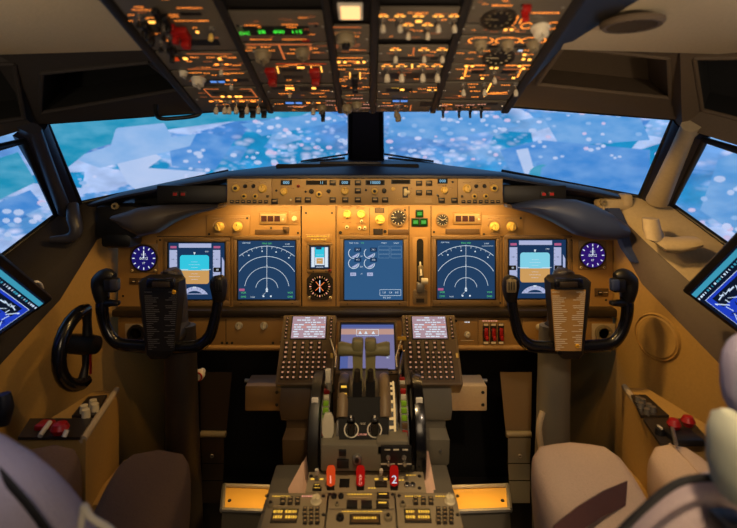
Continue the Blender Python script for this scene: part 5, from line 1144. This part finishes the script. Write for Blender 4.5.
# column E
def gauge_e(px, py, r): return [('gauge', px, py, r, 'black', 'e_amber')]
om('far-right overhead panel with a wide round gauge under an orange caption', cE, -12, 20, [('gauge', 498, 15, 17, 'black', 'gear_grey'), ('words', 502, 1.5, 20, 1.4, 'e_orange'), ('guard', 525, 3, 9, 8, 'red_guard'), ('words', 545, 9, 28, 1.6, 'e_orange'), ('line', 518, 12, 514, 20, 'e_orange', 1.2), ('line', 523, 12, 519, 20, 'e_orange', 1.2), ('leg', 486, 13, 10, 2, 'e_amber'), ('leg', 503, 12, 7, 1.6, 'e_amber')], dot=False)
om('right overhead panel with a large pale knob between orange arcs', cE, 21.5, 31, [('knob', 540, 24, 8.5, 'knob_white'), ('lamp', 505, 24.5, 3, 2.6, 'e_amber'), ('lamp', 511, 24.5, 3, 2.6, 'e_amber')]+wd((508, 22, 12), (508, 24, 16), (517, 27.5, 5))+[('ring', 552, 22, 6, 'e_orange', 1, 60, 330), ('ring', 526, 22, 5, 'e_orange', 1, 30, 330)], dot=False)
om('right overhead temperature panel with three dark rotary knobs under orange arcs', cE, 32.5, 46, [q for x in (480.5, 507.5, 533) for q in (('knob', x, 40, 6, 'gear_grey'), ('ring', x-8, 37, 4, 'e_orange', 1.1, 90, 270), ('ring', x+8, 37, 4, 'e_orange', 1.1, -90, 90), ('words', x, 34, 12, 1.2, 'e_orange'))]+[('hole', 493, 43, 10, 4, 'black'), ('hole', 520, 43, 12, 4, 'black')], dot=False)
om('right overhead air pressure panel with an oval dial showing amber and white marks', cE, 47, 60, [('gauge', 498, 54, 15, 'black', 'knob_cream'), ('leg', 507, 53, 5, 4, 's_white'), ('leg', 496, 52, 9, 1.6, 'd_gold'), ('lamp', 524, 50, 3, 3, 'e_amber'), ('lamp', 523, 54.5, 3, 3, 'e_amber'), ('lamp', 529, 55, 3, 3, 'e_amber'), ('lamp', 520, 45.8, 4, 2, 's_white')]+wd((472, 49, 7), (487, 47.5, 8), (525, 47, 9), (530, 51, 6)), dot=False)
om('right overhead bleed panel with two dark tilted windows framed by orange lines', cE, 61, 78, [('line', 464, 62, 530, 62, 'e_orange', 1.2), ('line', 467, 62, 464, 74, 'e_orange', 1.6), ('line', 523, 62, 517, 74, 'e_orange', 1.6), ('line', 470, 66, 484, 66, 'e_line', 1.2), ('line', 503, 66, 520, 66, 'e_line', 1.2), ('hole', 478, 68.5, 13, 7, 'black'), ('hole', 508, 68.5, 14, 7, 'black'), ('toggle', 494, 69, 12, 'knob_white'), ('line', 461, 73, 470, 73, 'e_orange', 1.2)]+
   [('lamp', x, y, 3, 2.6, 'e_amber') for x, y in ((466, 61.5), (472, 61.5), (491, 63.5), (496, 63.5), (519, 61.5), (462, 73.5), (482, 74), (513, 73.5), (523, 64))]+wd((460, 66, 8), (527, 66, 8), (484, 72, 10)), dot=False)
om('right overhead panel with three ball-tipped switches and orange lines', cE, 79.5, 97, togs((463, 484, 515), 81, 12, 'knob_white')+[('line', 491, 80, 484, 94, 'e_amber', 1.4), ('line', 487, 91, 508, 89, 'e_orange', 1.2)]+wd((473, 81, 10), (472, 84, 6), (506, 82, 10), (474, 88, 8), (500, 91, 16), (462, 93, 8), (475, 94, 8)), dot=False)
om('bottom right overhead light switch panel with four small black switches hanging over the windshield', cE, 98.5, 108.5, [('guard', x, 105, 3, 6, 'black') for x in (443, 459, 470, 481)]+wd((444, 102.5, 9), (460, 102.5, 9), (471, 102, 9), (482, 101.5, 9), m='e_red_text', h=1.3)+[('hole', 492, 101, 10, 5, 'black')], dot=False)
# ================================================================ SIDE CONSOLES, TILLER, TABLETS
def console(sg, tip, near, lab):
    t, n = W(*tip), W(*near); T = thing('side_console', lab, 'console', Vector((t.x, t.y, 0)))
    z = t.z; dirv = (n-t); far = n+dirv*.01
    out = Vector((sg*.14, 0, 0)); b = MB(); rs = []
    for p in (t, n, far):
        o = p+out*(.45 if p is t else 1); q = Vector((p.x, p.y, 0))
        rs.append([Vector((p.x, p.y, z))-T.location, Vector((o.x, p.y, z))-T.location, Vector((o.x, p.y, 0))-T.location, q-T.location])
    b.rings(rs, 'wall_gold'); b.box((n.x-t.x-sg*.012, (n.y-t.y)*.45, .215), (.07, .17, .43), 'wall_gold', .006); part('body', b, T)
    b = MB(); up = Vector((0, 0, .008)); b.tube([p-T.location+up+Vector((sg*.006, 0, -.004)) for p in (t, n, far)], [.007, .008, .008], 'sill_beige', 10); part('edge_moulding', b, T)
    return T, t, n, z
def console_panel(sg, quad, lab, label):
    T = thing('console_panel', label, 'control panel', Vector((sum(p.x for p in quad)/4, sum(p.y for p in quad)/4, quad[0].z))); b = MB()
    q = [p-T.location for p in quad]; b.rings([q, [p+Vector((0, 0, .006)) for p in q]], 'bezel_dark'); part('plate', b, T); return T
def on_z(px, py, z): t = (CAM.z-z)*F/(py-CY); return W(px, py, t)
T, t, n, z = console(-1, (119, 391, 1.24), (86, 441, 1.02), 'gold-lit left side console with a bright pale rim')
zt = z+.004
P = console_panel(-1, [on_z(107, 397, zt), on_z(94, 418, zt), on_z(72, 418, zt), on_z(88, 399, zt)], 'left', 'dark panel with two pale knobs on the left side console')
for px, py in ((93, 404), (95, 408), (84, 409.5), (86, 414)):
    p = on_z(px, py, zt+.012)-P.location; b = MB(); b.cyl((0, 0, -.008), .009, .008, .018, 'knob_cream', 14); part('knob', b, P, p)
P = console_panel(-1, [on_z(92, 421, zt), on_z(80, 440, zt), on_z(18, 440, zt), on_z(30, 421, zt)], 'left', 'dark oxygen mask stowage panel with a red knob on the left side console')
b = MB(); b.lathe([(0, -.014), (.013, -.010), (.018, 0), (.013, .010), (0, .014)], 'red_guard', 16); o = part('red_knob', b, P, on_z(60, 428, zt+.02)-P.location)
b = MB(); b.tube([on_z(40, 436, zt+.01)-P.location, on_z(50, 422, zt+.02)-P.location], .005, 'knob_white', 8); part('release_handle', b, P); b = MB(); b.tube([on_z(64, 437, zt+.01)-P.location, on_z(67, 430, zt+.02)-P.location], .005, 'knob_white', 8); part('release_handle', b, P)
b = MB(); b.box(on_z(45, 425, zt+.014)-P.location, (.03, .03, .012), 'red_guard', .004); part('red_tab', b, P)
T, t, n, z = console(1, (622, 388, 1.25), (667, 450, 1.0), 'gold-lit right side console with a pale rim')
zt = z+.004
P = console_panel(1, [on_z(631, 397, zt), on_z(646, 397, zt), on_z(669, 418, zt), on_z(641, 418, zt)], 'right', 'dark panel with small silver knobs on the right side console')
for px, py in ((638, 401), (643, 403), (641, 407), (649, 408), (653, 411), (647, 413)):
    p = on_z(px, py, zt+.008)-P.location; b = MB(); b.cyl((0, 0, -.004), .007, .006, .014, 'steel', 12); part('knob', b, P, p)
P = console_panel(1, [on_z(643, 421, zt), on_z(690, 421, zt), on_z(712, 446, zt), on_z(660, 446, zt)], 'right', 'dark oxygen mask stowage panel with red knobs on the right side console')
for px, py in ((674, 424), (688, 421)):
    b = MB(); b.lathe([(0, -.012), (.009, -.010), (.014, 0), (.009, .010), (0, .012)], 'red_guard', 14); part('red_knob', b, P, on_z(px, py, zt+.024)-P.location)
b = MB(); b.box(on_z(683, 437, zt+.008)-P.location, (.06, .05, .016), 'black', .006); b.tube([on_z(676, 444, zt+.02)-P.location, on_z(672, 426, zt+.02)-P.location], .004, 'steel', 8); part('mask_door', b, P)
b = MB(); b.cyl((0, 0, -.004), .010, .009, .012, 'black', 14); b.box((0, 0, .010), (.004, .014, .003), 'knob_white'); part('selector', b, P, on_z(660, 432, zt+.01)-P.location)
# steering tiller on the left wall
T = thing('steering_tiller', 'black half-round steering tiller wheel on the gold left side wall', 'steering wheel', W(84, 346, 1.22)); ax = Matrix.Rotation(math.radians(84), 4, 'Z') @ Matrix.Rotation(PI/2, 4, 'X')
b = MB(); pts = [Vector((.086*math.cos(math.radians(a)), .090*math.sin(math.radians(a)), 0)) for a in range(82, 279, 14)]
T.matrix_world = Matrix.Translation(W(84, 346, 1.22)) @ ax
b.tube(pts, [.013]+[.016]*(len(pts)-2)+[.013], 'black_gloss', 12); part('rim', b, T)
b = MB(); b.tube([(.01, .090, 0), (.012, .05, 0), (.012, 0, 0), (.006, -.05, 0), (-.01, -.090, 0)], [.012, .010, .014, .008, .012], 'black', 12, smooth=3); part('spoke', b, T)
b = MB(); b.lathe([(0, .03), (.022, .026), (.026, 0), (.024, -.05), (0, -.05)], 'black', 20, c=(.012, 0, 0)); part('hub', b, T)
b = MB(); b.box((.002, -.045, .016), (.007, .05, .002), 'red_guard'); part('red_stripe', b, T)
# electronic flight bag tablets
def tablet(C, e1, e2, lu, lv, label, scr):
    C, e1, e2 = W(*C), W(*e1), W(*e2); u = (e1-C).normalized(); v = (e2-C); v = (v-u*v.dot(u)).normalized(); nrm = u.cross(v)
    if nrm.dot(CAM-C) < 0: nrm = -nrm
    M = Matrix.Identity(4)
    for j in range(3): M[j][0] = u[j]; M[j][1] = v[j]; M[j][2] = nrm[j]; M[j][3] = C[j]
    T = thing('tablet', label, 'tablet', M); b = MB(); b.box((lu/2, lv/2, -.010), (lu+.03, lv+.03, .018), 'black', .006); part('case', b, T)
    b = MB(); scr(b, lu, lv); part('screen', b, T, (0, 0, .0004), smooth=False)
    b = MB(); b.box((lu*.5, lv+.03, -.024), (lu+.02, .05, .02), 'lining_dark', .006); b.box((lu/2, lv/2, -.05), (.06, .06, .07), 'black', .01); part('mount', b, T)
    return T
def scr(b, lu, lv):
    b.rect(0, 0, lu, lv, 0, 't_bg'); rr = random.Random(11)
    b.rect(.0, 0.004, lu, .014, .0003, 't_teal')
    for i in range(26): x = i*lu/26; b.rect(x+.001, .018, x+lu/26*rr.uniform(.3, .9), .022, .0003, 't_white' if rr.random() < .6 else 't_teal')
    b.rect(0.012, .030, lu, lv-.006, .0003, 't_blue'); b.rect(0.03, .036, lu, .06, .00045, 't_bg'); b.rect(.06, .07, lu*.6, lv*.7, .00045, 't_bg')
    for i in range(90):
        x, y = rr.uniform(.02, lu-.01), rr.uniform(.034, lv-.02); a, c = rr.uniform(-.03, .03), rr.uniform(-.02, .02)
        b.stroke([(x, y), (min(max(x+a, .02), lu-.002), min(max(y+c, .046), lv-.008))], rr.uniform(.0012, .003), .0006, 't_white' if rr.random() < .75 else 't_bg')
    for i in range(5): b.rect(rr.uniform(.03, lu-.06), rr.uniform(.05, lv-.03), 0, 0, 0, 't_bg') if False else None
    b.stroke([(.012, .030), (lu, .030)], .001, .0006, 't_white'); b.stroke([(.012, .030), (.012, lv-.006)], .001, .0006, 't_white')
tablet((45, 302, 1.10), (0, 266, .95), (0, 337, 1.06), .26, .17, 'tilted tablet showing a blue chart at the left edge of the cockpit', scr)
tablet((690, 293, 1.10), (737, 245, .95), (737, 341, 1.06), .26, .18, 'tilted tablet showing a blue chart below the right side window', scr)
b = MB(); b.tube([W(31, 287, 1.075), W(33, 283, 1.07), W(38, 282, 1.08), W(42, 286, 1.10), W(42, 292, 1.12), W(38, 297, 1.14)], .0028, 'white_paint', 8, smooth=4); b.box(W(32, 286, 1.073), (.012, .010, .008), 'white_paint', .002)
single('charging_cable', b, 'short white charging cable looping from the left tablet', 'cable')
b = MB(); b.tube([W(3, 394, .9), W(4, 408, .9), W(2, 424, .9)], [.012, .016, .012], 'black', 12, smooth=3); single('wall_handset', b, 'black rounded handset at the left edge of the picture above the grey seat', 'handset')

# ================================================================ SEATS
def cushion(name, T, c, d, m, r=.04, rot=0, sub=1):
    b = MB(); M = Matrix.Translation(c) @ Matrix.Rotation(rot, 4, 'X'); b.box((0, 0, 0), d, m, r, M=M, seg=5); return part(name, b, T)
def loftx(T, name, prof, x0, x1, m, r=.02, label=None):
    """upholstered solid: side profile (y,z) swept across x with rounded flanks"""
    b = MB(); cy = sum(p[0] for p in prof)/len(prof); cz = sum(p[1] for p in prof)/len(prof); rs = []
    P = []
    n = len(prof)
    for i in range(n):
        p0, p1, p2, p3 = [Vector(prof[(i+j) % n]) for j in (-1, 0, 1, 2)]
        for k in range(4):
            t = k/4; P.append(.5*((2*p1)+(p2-p0)*t+(2*p0-5*p1+4*p2-p3)*t*t+(3*p1-p0-3*p2+p3)*t**3))
    for x, s in ((x0, r*1.6), (x0+r*.25, r*.7), (x0+r*.8, r*.15), (x0+r*1.6, 0), ((x0+x1)/2, -.004), (x1-r*1.6, 0), (x1-r*.8, r*.15), (x1-r*.25, r*.7), (x1, r*1.6)):
        ring = []
        for p in P:
            d = Vector((cy, cz))-p; l = d.length; q = p+d/l*min(s, l*.9); ring.append(Vector((x, q.x, q.y)))
        rs.append(ring)
    b.rings(rs, m); o = part(name, b, T)
    if label: o['label'] = label
    return o
# left seat, brown thigh pads and lavender-grey backrest cover
T = thing('pilot_seat', 'left pilot seat with brown thigh pads and a lavender-grey backrest cover', 'seat')
pad = [(.965, .592), (.985, .575), (.995, .52), (.985, .44), (.95, .42), (.7, .40), (.55, .42), (.55, .50), (.75, .53), (.9, .575)]
loftx(T, 'thigh_pad', pad, -.488, -.345, 'fabric_brown', .03); loftx(T, 'thigh_pad', [(y+.0, z+.01) for y, z in pad], -.69, -.56, 'fabric_brown', .03)
b = MB(); b.box((-.525, .68, .40), (.36, .34, .09), 'fabric_brown', .03, seg=4); part('seat_pan', b, T)
b = MB(); b.box((-.52, .74, .2), (.2, .3, .36), 'black_matte', .01); part('pedestal', b, T)
def back(T, cx, hw, ztop, y0, m, sgn, name='backrest', tilt=.12, zb=.42, sh=.10):
    b = MB(); rs = []
    N = 22
    for i in range(N+1):
        t = i/N; z = zb+(ztop-zb)*t; tt = max(0, (z-(ztop-sh))/sh); w = hw*(1-.0*t)*math.sqrt(max(0.0, 1-tt**2.4)) if tt > 0 else hw*(1-.06*math.sin(PI*t))
        th = .055*math.sqrt(max(.04, 1-tt**3)); yc = y0-tilt*(t-.5)
        w = max(w, .02); rs.append([Vector((cx+w*math.copysign(abs(math.cos(a))**.55, math.cos(a)), yc+th*math.copysign(abs(math.sin(a))**.8, math.sin(a)), z)) for a in [2*PI*k/28 for k in range(28)]])
    b.rings(rs, m); return part(name, b, T)
back(T, -.51, .215, .905, .56, 'fabric_lavender', 1, sh=.26)
b = MB(); b.tube([W(-10, 463, .50), W(8, 482, .495), W(28, 505, .495), W(50, 535, .50)], [.005, .005, .005, .005], 'strap_black', 8, sq=.5, smooth=3); part('seam_strap', b, T)
b = MB(); b.tube([W(84, 505, .50), W(92, 518, .50), W(108, 528, .50), W(120, 540, .50)], .0035, 'white_paint', 8, smooth=3); b.tube([W(84, 505, .50), W(82, 520, .50), W(80, 535, .50)], .0035, 'white_paint', 8); part('belt_edge', b, T)
# right seat, cream
T = thing('pilot_seat', 'right pilot seat covered in cream cloth with a brown lap belt', 'seat')
pad = [(.97, .60), (1.00, .585), (1.01, .53), (.995, .45), (.95, .42), (.7, .40), (.52, .42), (.52, .50), (.72, .53), (.87, .585)]
loftx(T, 'thigh_pad', pad, .318, .50, 'fabric_cream', .034); loftx(T, 'thigh_pad', [(y-.01, z+.005) for y, z in pad], .545, .655, 'fabric_cream', .034)
b = MB(); b.box((.50, .64, .42), (.34, .34, .11), 'fabric_cream', .03, seg=4); part('seat_pan', b, T)
b = MB(); b.box((.50, .7, .2), (.2, .3, .36), 'black_matte', .01); part('pedestal', b, T)
b = MB(); rs = []
for px, py, Y in ((548, 548, .74), (572, 528, .78), (598, 511, .83), (622, 500, .87)):
    c = W(px, py, Y)+Vector((0, -.02, .020)); rs.append([c+Vector((-.010, -.012, -.008)), c+Vector((.010, .02, .014)), c+Vector((.010, .026, .010)), c+Vector((-.010, -.006, -.014))])
b.rings(rs, 'leather_brown'); part('lap_belt', b, T)
back(T, .515, .225, .825, .60, 'fabric_mauve', -1, sh=.2, tilt=.10)
b = MB(); M = Matrix.Translation((.505, .54, .915)); b.box((0, 0, 0), (.21, .10, .115), 'fabric_lavender', .045, M=M, seg=5); hd = part('headrest', b, T)
b = MB(); b.box((.505, .56, .84), (.03, .03, .08), 'black', .006); part('headrest_post', b, hd)
b = MB(); b.tube([W(612, 540, .52), W(640, 512, .525), W(672, 486, .53), W(700, 478, .53), W(745, 480, .53)], [.004]*5, 'black', 8, smooth=3); part('piping', b, T)
T = thing('seat_armrest', 'raised pale armrest standing upright at the right edge beside the cream seat', 'armrest', Vector((.372, .50, .805)))
b = MB(); rs = []
for z, w, dd in ((.012, .010, .018), (.02, .014, .026), (.04, .016, .032), (.07, .016, .032), (.088, .013, .026), (.096, .007, .014)): rs.append([Vector((w*math.copysign(abs(math.cos(a))**.7, math.cos(a)), dd*math.sin(a), z)) for a in [2*PI*k/20 for k in range(20)]])
b.rings(rs, 'armrest_cream'); part('pad', b, T)
b = MB(); b.box((0, .0, -.02), (.03, .04, .02), 'black', .005); part('hinge', b, T)

# ================================================================ LIGHTS
def alight(name, loc, target, size, power, col, sy=None, spread=None):
    l = bpy.data.lights.new(name, 'AREA'); l.energy = power; l.color = col; l.shape = 'RECTANGLE'; l.size = size; l.size_y = sy or size
    if spread: l.spread = math.radians(spread)
    o = bpy.data.objects.new(name, l); COL.objects.link(o); o.location = loc
    o.rotation_euler = (Vector(target)-Vector(loc)).to_track_quat('-Z', 'Y').to_euler(); return o
def slight(name, loc, target, power, col, ang=60, blend=.6, r=.02):
    l = bpy.data.lights.new(name, 'SPOT'); l.energy = power; l.color = col; l.spot_size = math.radians(ang); l.spot_blend = blend; l.shadow_soft_size = r
    o = bpy.data.objects.new(name, l); COL.objects.link(o); o.location = loc
    o.rotation_euler = (Vector(target)-Vector(loc)).to_track_quat('-Z', 'Y').to_euler(); return o
WARM = (1, .60, .20); WARM2 = (1, .70, .36)
alight('glareshield_flood', (-.005, 1.40, 1.046), (-.005, 1.475, .90), .80, 1.8, WARM, .02)
slight('panel_fill_left', (-.12, .98, 1.25), (-.44, 1.40, .95), 3.6, WARM, 95)  # added fill, like the next two, standing in for integrated panel lighting
slight('panel_fill_right', (.12, .98, 1.25), (.44, 1.40, .95), 4.6, WARM, 95)
slight('panel_fill_centre', (0, .98, 1.25), (0, 1.38, 1.08), 2.4, WARM, 80)
slight('pedestal_flood', (0, .62, 1.36), (0, 1.0, .55), 15.0, WARM2, 34, .8)
slight('side_lamp_right', (.40, 1.05, 1.24), (.74, 1.25, .72), 8, WARM, 100, .9)
slight('side_lamp_left', (-.40, 1.05, 1.24), (-.80, 1.22, .66), 3, WARM, 90, .9)
slight('foot_lamp_left', (-.27, 1.30, .45), (-.29, 1.27, .30), 2.0, WARM, 110, .8)
slight('foot_lamp_right', (.27, 1.30, .45), (.29, 1.27, .30), 2.6, WARM, 110, .8)
slight('ceiling_fill_left', (-.62, .25, 1.12), (-.62, .72, 1.40), 5, (1, .80, .55), 95, .9)  # added spot to brighten the left ceiling lining, no such fixture
slight('ceiling_fill_right', (.62, .25, 1.12), (.62, .74, 1.40), 6, (1, .80, .58), 95, .9)  # added likewise for the right ceiling lining
slight('overhead_fill_light', (.12, .42, 1.12), (.19, .84, 1.33), 5.0, (1, .74, .46), 75, .9)  # added from below to brighten the right overhead plates
slight('overhead_fill_light', (-.12, .42, 1.12), (-.10, .84, 1.33), 2.2, (1, .74, .46), 80, .9)  # second added fill, for the left overhead plates
alight('rear_fill_light', (.15, -.5, 1.30), (.15, .9, .95), .5, 4.2, (1, .74, .46))  # added soft fill from behind the camera, not a real fixture
slight('seat_fill_right', (.30, .30, 1.34), (.42, .88, .58), 14, (1, .74, .5), 50, .8)  # added to brighten the right seat cloth
slight('seat_fill_left', (-.15, .15, 1.25), (-.50, .56, .84), 3.0, (.80, .80, 1), 34, .8)  # added narrow spot to brighten the left backrest
W0 = bpy.data.worlds.new('world'); bpy.context.scene.world = W0; W0.use_nodes = True
W0.node_tree.nodes['Background'].inputs[0].default_value = (.02, .018, .02, 1); W0.node_tree.nodes['Background'].inputs[1].default_value = 1

# ================================================================ CAMERA
cd = bpy.data.cameras.new('camera'); cam = bpy.data.objects.new('camera', cd); COL.objects.link(cam)
cam.location = CAM; cam.rotation_euler = (PI/2, 0, 0); cd.sensor_fit = 'HORIZONTAL'; cd.sensor_width = 36; cd.lens = F/737*36
cd.shift_y = -(264-CY)/737; cd.clip_start = .05
cd.dof.use_dof = True; cd.dof.focus_distance = 1.37; cd.dof.aperture_fstop = 3.0
sc = bpy.context.scene; sc.camera = cam
sc.view_settings.view_transform = 'Standard'; sc.view_settings.look = 'None'; sc.view_settings.exposure = 0; sc.view_settings.gamma = 1
